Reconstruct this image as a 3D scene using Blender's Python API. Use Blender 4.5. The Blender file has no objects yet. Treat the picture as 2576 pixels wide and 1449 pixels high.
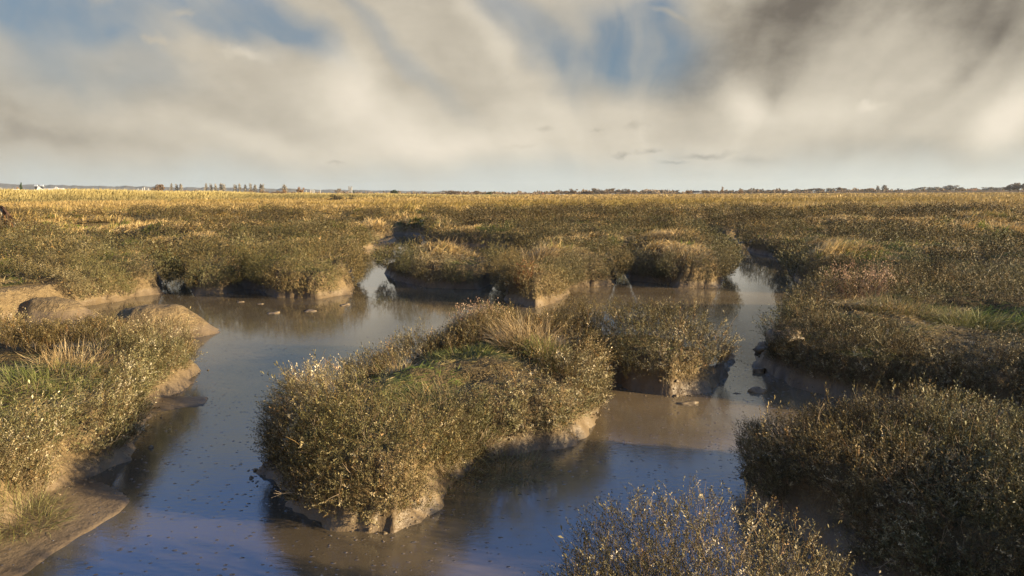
import bpy, math
import numpy as np
from mathutils import Matrix, Vector
rng = np.random.default_rng(7)
R = math.radians
sc = bpy.context.scene
COL = sc.collection

# ------------------------------------------------------------------ camera
CAMH = 2.5; FPX = 1024*24/36.0
PITCH = math.atan(94.2/FPX); ROLL = R(0.26)
fw = np.array([0, math.cos(PITCH), -math.sin(PITCH)])
up0 = np.array([0, math.sin(PITCH), math.cos(PITCH)]); rt0 = np.array([1., 0, 0])
cu = up0*math.cos(ROLL)+rt0*math.sin(ROLL); cr = rt0*math.cos(ROLL)-up0*math.sin(ROLL)
cam_d = bpy.data.cameras.new('camera'); cam = bpy.data.objects.new('camera', cam_d); COL.objects.link(cam)
cam_d.lens = 24; cam_d.sensor_width = 36; cam_d.clip_start = 0.05; cam_d.clip_end = 20000
cam.matrix_world = Matrix(((cr[0], cu[0], -fw[0], 0), (cr[1], cu[1], -fw[1], 0), (cr[2], cu[2], -fw[2], CAMH), (0, 0, 0, 1)))
sc.camera = cam
K = 2576/1024.0
def ray(X, Y): return fw*FPX + cr*(X/K-512) - cu*(Y/K-288)
def P(X, Y, z=0.0):
    r = ray(X, Y); t = (CAMH-z)/max(1e-3, -r[2]); return np.array([r[0]*t, r[1]*t, z])
def PD(X, Y, d):                       # point of the photograph at forward distance d
    r = ray(X, Y); t = d/r[1]; return np.array([r[0]*t, r[1]*t, CAMH+r[2]*t])

# ------------------------------------------------------------------ noise
def _h(ix, iy, s):
    n = (ix.astype(np.int64)*374761393 + iy.astype(np.int64)*668265263 + s*974634777) & 0xffffffff
    n = ((n ^ (n >> 13))*1274126177) & 0xffffffff
    return ((n ^ (n >> 16)) & 0xffff)/65535.0
def vn(x, y, s=0):
    x = np.asarray(x, float); y = np.asarray(y, float)
    ix = np.floor(x); iy = np.floor(y); fx = x-ix; fy = y-iy
    fx = fx*fx*(3-2*fx); fy = fy*fy*(3-2*fy)
    a = _h(ix, iy, s); b = _h(ix+1, iy, s); c = _h(ix, iy+1, s); d = _h(ix+1, iy+1, s)
    return (a+(b-a)*fx+(c-a)*fy+(a-b-c+d)*fx*fy)*2-1
def fbm(x, y, s=0, o=4, g=.5):
    v = 0; a = 1; t = 0
    for k in range(o):
        v = v+a*vn(x*2**k*1.03+k*17.3, y*2**k*1.03-k*9.1, s+k); t += a; a *= g
    return v/t
def sst(a, b, x):
    t = np.clip((x-a)/(b-a), 0, 1); return t*t*(3-2*t)

# ------------------------------------------------------------------ the plan of creeks and islands
def poly(pts): return np.array([p[1:] if p[0] == 'w' else P(*p)[:2] for p in pts], float)
W_ = 'w'
WATER = poly([(W_,-4.6,-9),(W_,-4.5,2),(W_,-4.3,4.0),(0,1340),(100,1262),(200,1205),(285,1168),(318,1120),(340,1085),(335,1060),(392,1005),(465,965),(480,935),
  (W_,-5.0,9.35),(W_,-6.4,9.45),(W_,-8.2,9.7),(W_,-10.0,10.4),(W_,-10.6,12.6),(130,785),(190,772),(300,757),(345,745),(403,738),(400,712),(388,690),(395,668),(430,655),
  (465,672),(478,705),(500,741),(560,738),(620,722),(655,727),(700,746),(800,752),(870,740),(885,718),(872,690),(905,668),(915,642),(965,636),(998,655),(972,690),(1000,706),(1075,722),
  (1200,727),(1240,712),(1250,688),(1272,686),(1290,715),(1278,755),(1350,775),(1410,748),(1424,722),(1500,722),(1538,715),(1545,690),(1552,672),(1572,672),(1590,705),(1690,716),(1705,724),
  (1798,724),(1812,705),(1806,668),(1795,640),(1805,620),(1850,615),(1900,635),(1965,650),(1992,678),(2018,717),(2200,742),(2440,760),(2576,765),(W_,16,14.6),(W_,26,15),(W_,26,-9)])
ISL = {}
ISL['C'] = poly([(690,1190),(755,1265),(860,1325),(980,1330),(1080,1290),(1140,1215),(1195,1150),(1300,1143),(1419,1120),(1470,1088),(1485,1030),(1468,965),
  (1435,915),(1400,860,.3),(1365,805,.75),(1200,775,.75),(1090,808,.75),(960,862,.75),(880,900,.75),(775,920,.75),(710,970,.75),(672,1080,.4)])
ISL['R'] = poly([(1500,935),(1560,958),(1605,978),(1690,992),(1790,985),(1822,935),(1832,880,.1),(1815,850,.5),(1790,815,.75),(1700,787,.78),(1560,778,.78),(1440,786,.78),(1350,800,.7),(1440,870,.4)])
ISL['R2'] = poly([(1968,858),(1935,880),(1915,920),(1970,950),(2010,975),(2130,1000),(2400,1035),(2576,1065),(3200,1130),(W_,16,9),(W_,14,12),(W_,11,13),(W_,8.5,14),(W_,6.8,14),(W_,5.6,12.9),(1985,775,.6)])
ISL['BR'] = poly([(1900,1205),(1935,1280),(2005,1332),(2100,1392),(2200,1446),(W_,3.2,3.2),(W_,4.5,2.4),(W_,8,2.2),(W_,11,3.6),(W_,8,5.6),(2576,1075,.7),(2450,1052,.7),(2370,1020,.7),(2200,1005,.7),(1990,1022,.7),(1905,1090,.4)])
ISL['B'] = poly([(W_,.05,2.5),(W_,.35,3.1),(W_,.9,3.35),(W_,1.35,3.1),(W_,1.7,2.7),(W_,2.1,2.0),(W_,1.9,.6),(W_,.3,.5),(W_,-.1,1.5)])
NOSHRUB = [(375,722,.2,.5),(850,715,.25,.42),(1330,735,.25,.36),(1125,1215,.15,.30),(200,1190,.15,.32),(1350,1130,.2,.50),(60,1290,.1,.25),(570,735,.05,.25),(1940,890,.15,.4),(2060,1340,.1,.32),(1740,722,.05,.3),(140,780,.3,.45)]
NOSHRUB = [(P(a,b,z)[0], P(a,b,z)[1], r) for a,b,z,r in NOSHRUB]

GX0, GX1, GY0, GY1, GS = -24., 26., -8., 46., .06
gx = np.arange(GX0, GX1, GS); gy = np.arange(GY0, GY1, GS)
GXX, GYY = np.meshgrid(gx, gy)
def sdpoly(pg):
    D = np.full(GXX.shape, 1e9); ins = np.zeros(GXX.shape, bool); n = len(pg)
    for i in range(n):
        ax, ay = pg[i]; bx, by = pg[(i+1) % n]; ex, ey = bx-ax, by-ay
        wx = GXX-ax; wy = GYY-ay; t = np.clip((wx*ex+wy*ey)/(ex*ex+ey*ey), 0, 1)
        D = np.minimum(D, (wx-t*ex)**2+(wy-t*ey)**2)
        if ay != by:
            c = ((ay > GYY) != (by > GYY)) & (GXX < (bx-ax)*(GYY-ay)/(by-ay)+ax); ins ^= c
    return np.sqrt(D)*np.where(ins, 1, -1)
L = -sdpoly(WATER)
for k in ISL: L = np.maximum(L, sdpoly(ISL[k]))
# narrow creeks cut through the far marsh
def sdline(pts):
    D = np.full(GXX.shape, 1e9)
    for (ax, ay), (bx, by) in zip(pts[:-1], pts[1:]):
        ex, ey = bx-ax, by-ay; wx = GXX-ax; wy = GYY-ay; t = np.clip((wx*ex+wy*ey)/(ex*ex+ey*ey), 0, 1)
        D = np.minimum(D, (wx-t*ex)**2+(wy-t*ey)**2)
    return np.sqrt(D)
def pl(*pts): return [P(*p)[:2] for p in pts]
CREEKS = [(pl((1830,640),(1800,600,.2),(1700,588,.2),(1560,600,.2),(1440,610,.3)), 1.15),
          (pl((940,650),(975,618,.2),(1080,612,.2),(1250,622,.3)), 1.15),
          (pl((430,665),(385,650,.2),(300,668,.3),(200,640,.4)), 1.4),
          (pl((1560,680),(1585,650,.1),(1500,645,.3)), 1.0),
          (pl((1272,690),(1260,665,.2),(1330,650,.4)), .95),
          (pl((1850,620),(1900,605,.2),(2100,612,.2),(2350,630,.3),(2576,640,.3),(2800,650,.3)), 1.5),
          (pl((2576,765),(2480,735,.2),(2350,715,.3)), .5)]
for pts, w in CREEKS: L = np.minimum(L, sdline(pts)-w)
def gully(x, y): return np.abs(fbm(x*.085, y*.13, 200, 2))*7-1.1+np.where((y > 21) & (y < 74), 0, 9)
L = np.minimum(L, gully(GXX, GYY)+1.2*(1-sst(21, 25, GYY)))
L = L + .035*fbm(GXX*10, GYY*10, 19, 2)*(GYY < 20) + .10*fbm(GXX*1.7, GYY*1.7, 3, 3) + .07*fbm(GXX*5, GYY*5, 9, 2)*sst(0, 8, GYY)
L = np.clip(L, -3, 3)
def samp(G, x, y):
    fx = np.clip((np.asarray(x)-GX0)/GS, 0, len(gx)-1.001); fy = np.clip((np.asarray(y)-GY0)/GS, 0, len(gy)-1.001)
    ix = fx.astype(int); iy = fy.astype(int); fx = fx-ix; fy = fy-iy
    return (G[iy, ix]*(1-fx)+G[iy, ix+1]*fx)*(1-fy)+(G[iy+1, ix]*(1-fx)+G[iy+1, ix+1]*fx)*fy
def inras(x, y): return (x > GX0+1) & (x < GX1-1) & (y > GY0) & (y < GY1-1)

# far creeks (beyond the raster), as distance to polylines
FARC = [(pl((1700,556,.2),(1820,548,.1),(1870,543,.1),(1960,548,.3),(2150,551,.3),(2400,553,.3),(2600,558,.3)), 1.6),
        (pl((1820,548,.1),(1870,535,.3),(1800,528,.4),(1600,533,.4),(1300,536,.4)), 1.2),
        (pl((2600,540,.4),(2400,538,.4),(2200,541,.4),(2020,538,.4)), 1.3),
        (pl((-100,548,.4),(150,556,.4),(330,558,.3),(480,560,.3),(620,552,.4),(840,560,.4),(960,566,.4),(1150,572,.4)), .8),
        (pl((500,548,.4),(820,556,.4),(1000,551,.4),(1250,553,.4),(1450,549,.4)), .8)]
RIDGE = [(-420, 60), tuple(P(-60,517,.65)[:2]), tuple(P(500,508,.65)[:2]), tuple(P(900,502,.65)[:2]), tuple(P(1345,497.5,.65)[:2])]
def ldist(x, y, pts):
    D = np.full(np.shape(x), 1e18); S = np.ones(np.shape(x)); T = np.zeros(np.shape(x)); n = len(pts)-1
    for i, ((ax, ay), (bx, by)) in enumerate(zip(pts[:-1], pts[1:])):
        ex, ey = bx-ax, by-ay; wx = x-ax; wy = y-ay; t = np.clip((wx*ex+wy*ey)/(ex*ex+ey*ey), 0, 1)
        d = (wx-t*ex)**2+(wy-t*ey)**2; m = d < D
        D = np.where(m, d, D); T = np.where(m, (i+t)/n, T); S = np.where(m, np.sign(ex*wy-ey*wx), S)
    return np.sqrt(D), T, S
GRASSY = [(P(a, b, .65)[0], P(a, b, .65)[1], r) for a, b, r in [(1990,1440,.38),(1180,900,1.1),(1160,1000,1.0),(1290,960,.9),(1040,950,.8),(1330,870,.8),(960,960,.6),(140,930,.95),(30,1000,.95),(2200,790,1.0),(2330,830,1.0),(2480,850,1.2),(2130,770,.8),(1150,640,1.4),(1330,630,1.5),(1640,640,1.0),(2300,600,1.6),(500,610,1.6)]]
MOUNDS = [(P(390,842)[0], P(390,842)[1]+.1, 1.2, .9, .52, 0), (P(135,792)[0], P(135,792)[1]-.1, 1.2, .75, .36, -.3), (P(1955,905)[0], P(1955,905)[1], .42, .5, .16, 0)]
SHELF = [tuple(P(-200,1560)[:2]), tuple(P(60,1449)[:2]), tuple(P(330,1275)[:2]), tuple(P(420,1150)[:2])]
def hgt(x, y):
    x = np.asarray(x, float); y = np.asarray(y, float)
    l = np.where(inras(x, y), samp(L, x, y), 3.0)
    far = y > 24
    if far.any():
        for pts, w in FARC:
            d, _, _ = ldist(x, y, pts); l = np.where(far, np.minimum(l, d-w+.5*fbm(x*.3, y*.3, 21, 2)), l)
        l = np.where(far, np.minimum(l, gully(x, y)), l)
    top = .50+.17*sst(10, 17, y)
    steep = sst(-.07, .28, l+.08*fbm(x*6, y*6, 5, 3))
    h = -.05+.10*sst(-.16, .03, l+.06*fbm(x*9, y*9, 6, 2))+(top-.05)*steep*(.86+.14*sst(.2, 1.2, l))
    pn = .10*fbm(x*.9, y*.9, 11, 3)+.05*fbm(x*3.1, y*3.1, 14, 2)+.40*sst(13, 22, y)*(1-sst(60, 75, y))*fbm(x*.38, y*.5, 12, 3)
    h = h+sst(.1, .8, l)*pn
    gm = 0
    for gx_, gy_, gr in GRASSY: gm = np.maximum(gm, 1-sst(.3, 1.1, np.hypot(x-gx_, y-gy_)/gr))
    h = h+.13*gm*sst(.15, .5, l)
    h = h+.025*fbm(x*8, y*8, 31, 3)*sst(-.2, .05, l)*(y < 40)
    h = h+.08*np.abs(fbm(x*12, y*12, 33, 3))*sst(-.12, .02, l)*(1-sst(.3, .5, l))*(y < 20)
    for mx, my, ra, rb, mh, ro in MOUNDS:
        dx = (x-mx)*math.cos(ro)+(y-my)*math.sin(ro); dy = -(x-mx)*math.sin(ro)+(y-my)*math.cos(ro)
        q = np.sqrt((dx/ra)**2+(dy/rb)**2)+.07*fbm(x*2.3, y*2.3, 40, 3)
        h = np.maximum(h, -.06+(mh+.06)*(1-sst(.25, 1.0, q)**1.1)+(.05*fbm(x*4, y*4, 41, 4)+.025*np.abs(fbm(x*13, y*13, 43, 3)))*(q < 1.0))
    # the low mud shelf at the foot of the left bank
    d, _, s = ldist(x, y, SHELF); sd = d*s+.04*fbm(x*4, y*4, 50, 2)
    sd = sd-1.6*sst(5.3, 6.6, y); near = (y < 8.2) & (x < -1.2) & (sd > -.3)
    h = np.where(near, np.maximum(h, -.03+.04*sst(-.03, .05, sd)+.09*sst(.05, 1.2, sd)), h)
    # ridge with reeds, left
    if (y > 60).any():
        d, t, s = ldist(x, y, RIDGE)
        rh = np.interp(t, [0, .25, .5, .75, 1], [2.9, 2.8, 2.0, 1.45, .6])
        sd = d*s
        h = h+np.where((y > 60), rh*sst(0, 4+rh*2, sd)*(1-sst(24, 40, sd))*(x < 20), 0)
    return h, l

# ------------------------------------------------------------------ materials
def newmat(name):
    m = bpy.data.materials.new(name); m.use_nodes = True; nt = m.node_tree; nt.nodes.clear()
    return m, nt
class NB:
    def __init__(s, nt): s.nt = nt
    def n(s, t, ins=None, **kw):
        nd = s.nt.nodes.new(t)
        for k, v in kw.items(): setattr(nd, k, v)
        for k, v in (ins or {}).items(): s.set(nd.inputs[k], v)
        return nd
    def set(s, sock, v):
        if hasattr(v, 'is_output') or isinstance(v, bpy.types.NodeSocket): s.nt.links.new(v, sock)
        else: sock.default_value = v
    def m(s, op, a, b=0.0, c=None, clamp=False):
        nd = s.nt.nodes.new('ShaderNodeMath'); nd.operation = op; nd.use_clamp = clamp
        s.set(nd.inputs[0], a); s.set(nd.inputs[1], b)
        if c is not None: s.set(nd.inputs[2], c)
        return nd.outputs[0]
    def mix(s, f, a, b, mode='MIX'):
        nd = s.nt.nodes.new('ShaderNodeMix'); nd.data_type = 'RGBA'; nd.blend_type = mode
        s.set(nd.inputs[0], f); s.set(nd.inputs[6], a); s.set(nd.inputs[7], b); return nd.outputs[2]
    def mr(s, v, a, b, c=0.0, d=1.0, smooth=True):
        nd = s.nt.nodes.new('ShaderNodeMapRange'); nd.interpolation_type = 'SMOOTHSTEP' if smooth else 'LINEAR'
        s.set(nd.inputs[0], v); s.set(nd.inputs[1], a); s.set(nd.inputs[2], b); s.set(nd.inputs[3], c); s.set(nd.inputs[4], d); return nd.outputs[0]
    def noise(s, vec, scale, det=4, rough=.5, dist=0.0):
        nd = s.n('ShaderNodeTexNoise', {'Vector': vec, 'Scale': scale, 'Detail': det, 'Roughness': rough, 'Distortion': dist}); return nd.outputs[0]
def simple(name, col, rough=.7, spec=.3, noise=.15, nscale=3.0):
    m, nt = newmat(name); b = NB(nt)
    g = b.n('ShaderNodeNewGeometry').outputs['Position']
    nz = b.noise(g, nscale, 3)
    f = b.mr(nz, .3, .7, 1-noise, 1+noise)
    c = b.mix(1.0, (*col, 1), b.n('ShaderNodeCombineColor', {0: f, 1: f, 2: f}).outputs[0], 'MULTIPLY')
    p = b.n('ShaderNodeBsdfPrincipled', {'Base Color': c, 'Roughness': rough, 'Specular IOR Level': spec})
    b.n('ShaderNodeOutputMaterial', {'Surface': p.outputs[0]}); return m
def plantmat(name, trans=.22, rough=.5, spec=.35):
    m, nt = newmat(name); b = NB(nt)
    a = b.n('ShaderNodeAttribute', attribute_name='Col').outputs['Color']
    p = b.n('ShaderNodeBsdfPrincipled', {'Base Color': a, 'Roughness': rough, 'Specular IOR Level': spec})
    if trans:
        t = b.n('ShaderNodeBsdfTranslucent', {'Color': a})
        o = b.n('ShaderNodeMixShader', {0: trans, 1: p.outputs[0], 2: t.outputs[0]}).outputs[0]
    else: o = p.outputs[0]
    b.n('ShaderNodeOutputMaterial', {'Surface': o}); return m
M_LEAF = plantmat('purslane_leaf', .05, .5, .22)
M_TWIG = plantmat('twig', 0, .8, .2)
M_GRASS = plantmat('grass_blade', .22, .55, .2)
M_TREE = plantmat('tree_crown', .1, .9, .1)

def ground_mat():
    m, nt = newmat('marsh_mud'); b = NB(nt)
    g = b.n('ShaderNodeNewGeometry'); pos = g.outputs['Position']
    sx = b.n('ShaderNodeSeparateXYZ', {0: pos}); z = sx.outputs[2]; y = sx.outputs[1]
    n1 = b.noise(pos, 1.3, 5, .6); n2 = b.noise(pos, 9, 5, .6); n3 = b.noise(pos, 38, 3, .6)
    zz = b.m('ADD', z, b.m('MULTIPLY', b.m('SUBTRACT', n2, .5), .10))
    wet = b.mr(zz, .06, .26, 1.0, 0.0)
    dry = b.mix(b.mr(n2, .3, .7), (.165, .115, .058, 1), (.26, .188, .096, 1))
    dry = b.mix(b.mr(n3, .45, .7, 0, .6), dry, (.15, .11, .06, 1))
    mud = b.mix(wet, dry, b.mix(b.mr(n1, .35, .65), (.125, .088, .048, 1), (.18, .130, .072, 1)))
    # litter and turf on the marsh top
    soil = b.mix(b.mr(n2, .35, .65), (.085, .062, .030, 1), (.16, .115, .052, 1))
    soil = b.mix(b.mr(n1, .5, .68), soil, (.075, .095, .028, 1))
    gold = b.mix(b.mr(b.noise(pos, .08, 4), .35, .65), (.26, .19, .075, 1), (.42, .31, .12, 1))
    soil = b.mix(b.mr(y, 40, 60), soil, gold)
    veg = b.n('ShaderNodeAttribute', attribute_name='Col').outputs['Fac']
    col = b.mix(veg, mud, soil)
    rough = b.mr(wet, 0, 1, .88, .48)
    vor = b.n('ShaderNodeTexVoronoi', {'Vector': b.n('ShaderNodeVectorMath', {0: pos, 1: b.n('ShaderNodeVectorMath', {0: b.n('ShaderNodeTexNoise', {'Vector': pos, 'Scale': 6.0}).outputs[1], 3: .25}, operation='SCALE').outputs[0]}, operation='ADD').outputs[0], 'Scale': 11.0}, feature='DISTANCE_TO_EDGE').outputs[0]
    crack = b.m('MULTIPLY', b.mr(vor, 0, .2), .10)
    hgtn = b.m('ADD', b.m('ADD', b.m('MULTIPLY', n2, 1.7), b.m('MULTIPLY', n3, .55)), b.m('MULTIPLY', crack, b.m('SUBTRACT', 1, wet)))
    bp = b.n('ShaderNodeBump', {'Strength': b.mr(wet, 0, 1, .8, .25), 'Distance': .09, 'Height': hgtn})
    p = b.n('ShaderNodeBsdfPrincipled', {'Base Color': col, 'Roughness': rough, 'Specular IOR Level': b.mr(wet, 0, 1, .15, .4), 'Normal': bp.outputs[0]})
    b.n('ShaderNodeOutputMaterial', {'Surface': p.outputs[0]}); return m
def water_mat():
    m, nt = newmat('muddy_water'); b = NB(nt)
    pos = b.n('ShaderNodeNewGeometry').outputs['Position']
    n1 = b.noise(pos, .55, 4, .6); n2 = b.noise(pos, 5, 4, .6)
    col = b.mix(b.mr(n1, .35, .65), (.125, .090, .050, 1), (.19, .140, .080, 1))
    col = b.mix(b.mr(n2, .55, .75, 0, .35), col, (.22, .165, .10, 1))
    xs = b.n('ShaderNodeSeparateXYZ', {0: pos}); channel_shade = b.mr(b.m('ADD', xs.outputs[0], b.m('MULTIPLY', b.m('SUBTRACT', n1, .5), 3.0)), -1.9, .1, 1.0, 0.0)
    channel_shade = b.m('MULTIPLY', channel_shade, b.mr(xs.outputs[1], 9.0, 17.0, 1.0, .6))
    col = b.mix(b.m('MULTIPLY', channel_shade, .65), col, (.04, .035, .026, 1))  # island's shade over the left channel, painted into the water colour
    # small wet mud pimples, and fine ripples
    wv = b.n('ShaderNodeMapping', {'Vector': pos, 'Scale': (13, 19, 1)}).outputs[0]
    vor = b.n('ShaderNodeTexVoronoi', {'Vector': wv, 'Scale': 1.0, 'Randomness': 1.0}, feature='F1')
    dots = b.mr(b.m('ADD', vor.outputs[0], b.m('MULTIPLY', b.m('SUBTRACT', n2, .5), .5)), .02, .24, 1.0, 0.0)
    pick = b.mr(b.n('ShaderNodeSeparateColor', {0: vor.outputs[1]}).outputs[0], .42, .5)
    patch = b.mr(b.noise(pos, 1.1, 3), .36, .55, .35, 1)
    dots = b.m('MULTIPLY', b.m('MULTIPLY', dots, pick), patch)
    rp = b.noise(b.n('ShaderNodeMapping', {'Vector': pos, 'Scale': (10, 26, 1)}).outputs[0], 1.0, 3, .6)
    rp2 = b.noise(pos, 60, 2, .6)
    h = b.m('ADD', b.m('MULTIPLY', dots, .9), b.m('ADD', b.m('MULTIPLY', rp, b.mr(b.noise(pos, .8, 3), .35, .6, .05, .26)), b.m('MULTIPLY', rp2, .05)))
    bp = b.n('ShaderNodeBump', {'Strength': b.mr(xs.outputs[1], 6, 16, .7, .06), 'Distance': .013, 'Height': h})
    rough = b.mr(n2, .3, .7, .02, .08)
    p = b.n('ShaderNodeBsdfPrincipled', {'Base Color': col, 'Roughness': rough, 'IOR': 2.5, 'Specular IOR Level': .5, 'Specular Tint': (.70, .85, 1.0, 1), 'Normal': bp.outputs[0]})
    b.n('ShaderNodeOutputMaterial', {'Surface': p.outputs[0]}); return m
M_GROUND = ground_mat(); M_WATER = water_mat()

# ------------------------------------------------------------------ mesh building
def mkmesh(name, V, F, mat, col=None, smooth=False):
    V = np.ascontiguousarray(V, np.float32); F = np.ascontiguousarray(F, np.int32); k = F.shape[1]
    me = bpy.data.meshes.new(name); me.vertices.add(len(V)); me.vertices.foreach_set('co', V.ravel())
    me.loops.add(F.size); me.loops.foreach_set('vertex_index', F.ravel())
    me.polygons.add(len(F)); me.polygons.foreach_set('loop_start', np.arange(0, F.size, k, dtype=np.int32))
    me.polygons.foreach_set('loop_total', np.full(len(F), k, np.int32))
    if smooth: me.polygons.foreach_set('use_smooth', np.ones(len(F), bool))
    me.update(calc_edges=True)
    if col is not None:
        a = me.color_attributes.new('Col', 'FLOAT_COLOR', 'POINT')
        c = np.ones((len(V), 4), np.float32); c[:, :3] = col; a.data.foreach_set('color', c.ravel())
    if mat: me.materials.append(mat)
    return me
def link(name, me, parent=None, loc=(0, 0, 0), **kw):
    o = bpy.data.objects.new(name, me); COL.objects.link(o); o.location = loc
    if parent is not None: o.parent = parent
    for k, v in kw.items():
        if v: o[k] = v
    return o
def thing(name, label, cat, loc=(0, 0, 0), group=None):
    return link(name, None, None, loc, label=label, category=cat, group=group)

# ------------------------------------------------------------------ ground
APY = -6.0
th = np.linspace(-R(56), R(56), 860)
rows = [2.0]
while rows[-1] < 34-APY: rows.append(rows[-1]*1.0044 if rows[-1] > 6 else rows[-1]+.026)
while rows[-1] < 90: rows.append(rows[-1]*1.008)
while rows[-1] < 5200: rows.append(rows[-1]*1.02)
rows = np.array(rows)
TH, RR = np.meshgrid(th, rows)
TX = RR*np.tan(TH); TY = RR+APY
TZ, TL = hgt(TX, TY)
nr, nc = TX.shape
Vt = np.stack([TX, TY, TZ], -1)
idx = np.arange(nr*nc).reshape(nr, nc)
Fq = np.stack([idx[:-1, :-1], idx[:-1, 1:], idx[1:, 1:], idx[1:, :-1]], -1).reshape(-1, 4)
mnd = np.zeros(TX.shape)
for mx, my, ra, rb, mh, ro in MOUNDS: mnd = np.maximum(mnd, 1-sst(1.0, 1.25, np.hypot((TX-mx)/ra, (TY-my)/rb)))
vegm = sst(.16, .5, TL+.15*fbm(TX*3, TY*3, 77, 2))*(1-mnd)
ground = link('ground', mkmesh('ground', Vt.reshape(-1, 3), Fq, M_GROUND, np.repeat(vegm.reshape(-1, 1), 3, 1), True), kind='structure')
wz = np.array([[-60, -8, 0], [60, -8, 0], [240, 240, 0], [-240, 240, 0]], float)
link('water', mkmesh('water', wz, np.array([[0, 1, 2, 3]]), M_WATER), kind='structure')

# smoothed ground normals
Hg, _ = hgt(GXX, GYY)
def blur(A, k):
    for ax in (0, 1):
        c = np.cumsum(np.pad(A, [(k+1, k) if a == ax else (0, 0) for a in (0, 1)], mode='edge'), axis=ax)
        A = (np.take(c, range(2*k+1, c.shape[ax]), ax)-np.take(c, range(0, c.shape[ax]-2*k-1), ax))/(2*k+1)
    return A
Hs = blur(blur(Hg, 3), 3)
NYg, NXg = np.gradient(Hs, GS)
def nrm(v): return v/np.maximum(1e-9, np.linalg.norm(v, axis=-1, keepdims=True))
def snormal(x, y):
    r = inras(x, y)
    n = np.stack([np.where(r, -samp(NXg, x, y), 0), np.where(r, -samp(NYg, x, y), 0), np.full(np.shape(x), .75)], -1)
    return nrm(n)

# ground cells to scatter on
c0 = Vt[:-1, :-1]; c1 = Vt[:-1, 1:]; c2 = Vt[1:, 1:]; c3 = Vt[1:, :-1]
QA = .5*np.linalg.norm(np.cross(c2-c0, c3-c1), axis=-1)
QC = (c0+c1+c2+c3)/4; QX, QY, QZ = QC[..., 0], QC[..., 1], QC[..., 2]
QL = (TL[:-1, :-1]+TL[1:, 1:])/2
VIS = (np.abs(QX) < .92*QY+2.6) & (QY > .6)
def scatter(dens):
    lam = QA*dens*VIS; n = rng.poisson(np.minimum(lam, 500)); q = np.repeat(np.arange(n.size), n.ravel())
    i, j = np.unravel_index(q, n.shape); a = rng.random(len(q))[:, None]; b = rng.random(len(q))[:, None]
    p = (c0[i, j]*(1-a)+c1[i, j]*a)*(1-b)+(c3[i, j]*(1-a)+c2[i, j]*a)*b
    return p, QL[i, j]

# ------------------------------------------------------------------ plant prototypes
def frame_from(d, tw):
    d = nrm(d); a = np.where(np.abs(d[:, 2:3]) < .95, np.array([[0, 0, 1.]]), np.array([[1., 0, 0]]))
    x = nrm(np.cross(a, d)); y = np.cross(d, x); c = np.cos(tw)[:, None]; s = np.sin(tw)[:, None]
    X = x*c+y*s; Y = -x*s+y*c
    return np.stack([X, Y, d], -1)       # columns
def sprig(r, nl=12, ll=.026, H=.16, stem=True, wid=.32):
    """one leafy shoot, growing along +z: returns leaf verts/tris and stem verts/tris"""
    V = []; F = []; SV = []; SF = []
    bend = r.normal(0, .25, 2); prev = None
    def pt(t): return np.array([bend[0]*H*t*t, bend[1]*H*t*t, H*t])
    for i in range(nl):
        t = .25+.75*(i+.5)/nl; p = pt(t); az = i*math.pi+ (i//2)*math.pi/2+r.normal(0, .5)
        el = r.uniform(.35, 1.15) if i < nl-2 else r.uniform(.9, 1.4)
        d = np.array([math.cos(az)*math.cos(el), math.sin(az)*math.cos(el), math.sin(el)])
        s = nrm(np.cross(d, [0, 0, 1.])[None])[0]; l = ll*r.uniform(.7, 1.25); w = l*wid*r.uniform(.7, 1.2)
        s = s*math.cos(.6)+np.cross(d, s)*math.sin(.6)*r.choice([-1, 1]); b = len(V)
        mid = p+d*l*.55; V += [p, mid+s*w*.5, p+d*l+np.array([0, 0, -.1*l]), mid-s*w*.5]
        F += [[b, b+1, b+2], [b, b+2, b+3]]
    if stem:
        n = 3
        for k in range(n+1):
            t = k/n*.98; w = .0016*(1-.5*t)*(ll/.026)
            for q in range(3): SV.append(pt(t)+np.array([math.cos(q*2.1)*w, math.sin(q*2.1)*w, 0]))
        for k in range(n):
            for q in range(3):
                a, b2 = k*3+q, k*3+(q+1) % 3; SF += [[a, b2, b2+3], [a, b2+3, a+3]]
    return (np.array(V), np.array(F)), (np.array(SV), np.array(SF)) if stem else None
def twig(r, H=.3):
    """a bare branching woody stem"""
    V = []; F = []
    def seg(p, q, w0, w1):
        d = nrm((q-p)[None])[0]; fr = frame_from(d[None], np.zeros(1))[0]; b = len(V)
        for c, w in ((p, w0), (q, w1)):
            for k in range(3): V.append(c+fr[:, 0]*math.cos(k*2.094)*w+fr[:, 1]*math.sin(k*2.094)*w)
        for k in range(3):
            a, b2 = b+k, b+(k+1) % 3; F.extend([[a, b2, b2+3], [a, b2+3, a+3]])
    def grow(p, d, l, w, lev):
        q = p+d*l; seg(p, q, w, w*.65)
        if lev:
            for _ in range(2 if lev < 3 else 3):
                nd = nrm((d+r.normal(0, .42, 3)+np.array([0, 0, .12]))[None])[0]; grow(q, nd, l*r.uniform(.6, .85), w*.65, lev-1)
    grow(np.zeros(3), np.array([0, 0, 1.]), H*.4, .0032, 2)
    return np.array(V), np.array(F)
r0 = np.random.default_rng(3)
SPN = [sprig(r0, 15, .022, .155, True, .32) for _ in range(10)]
SPM = [sprig(r0, 11, .029, .17, True, .34) for _ in range(8)]
SPF = [sprig(r0, 9, .055, .20, False, .40) for _ in range(8)]
SPX = [sprig(r0, 6, .20, .42, False, .5) for _ in range(8)]
TW = [twig(r0) for _ in range(8)]
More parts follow.
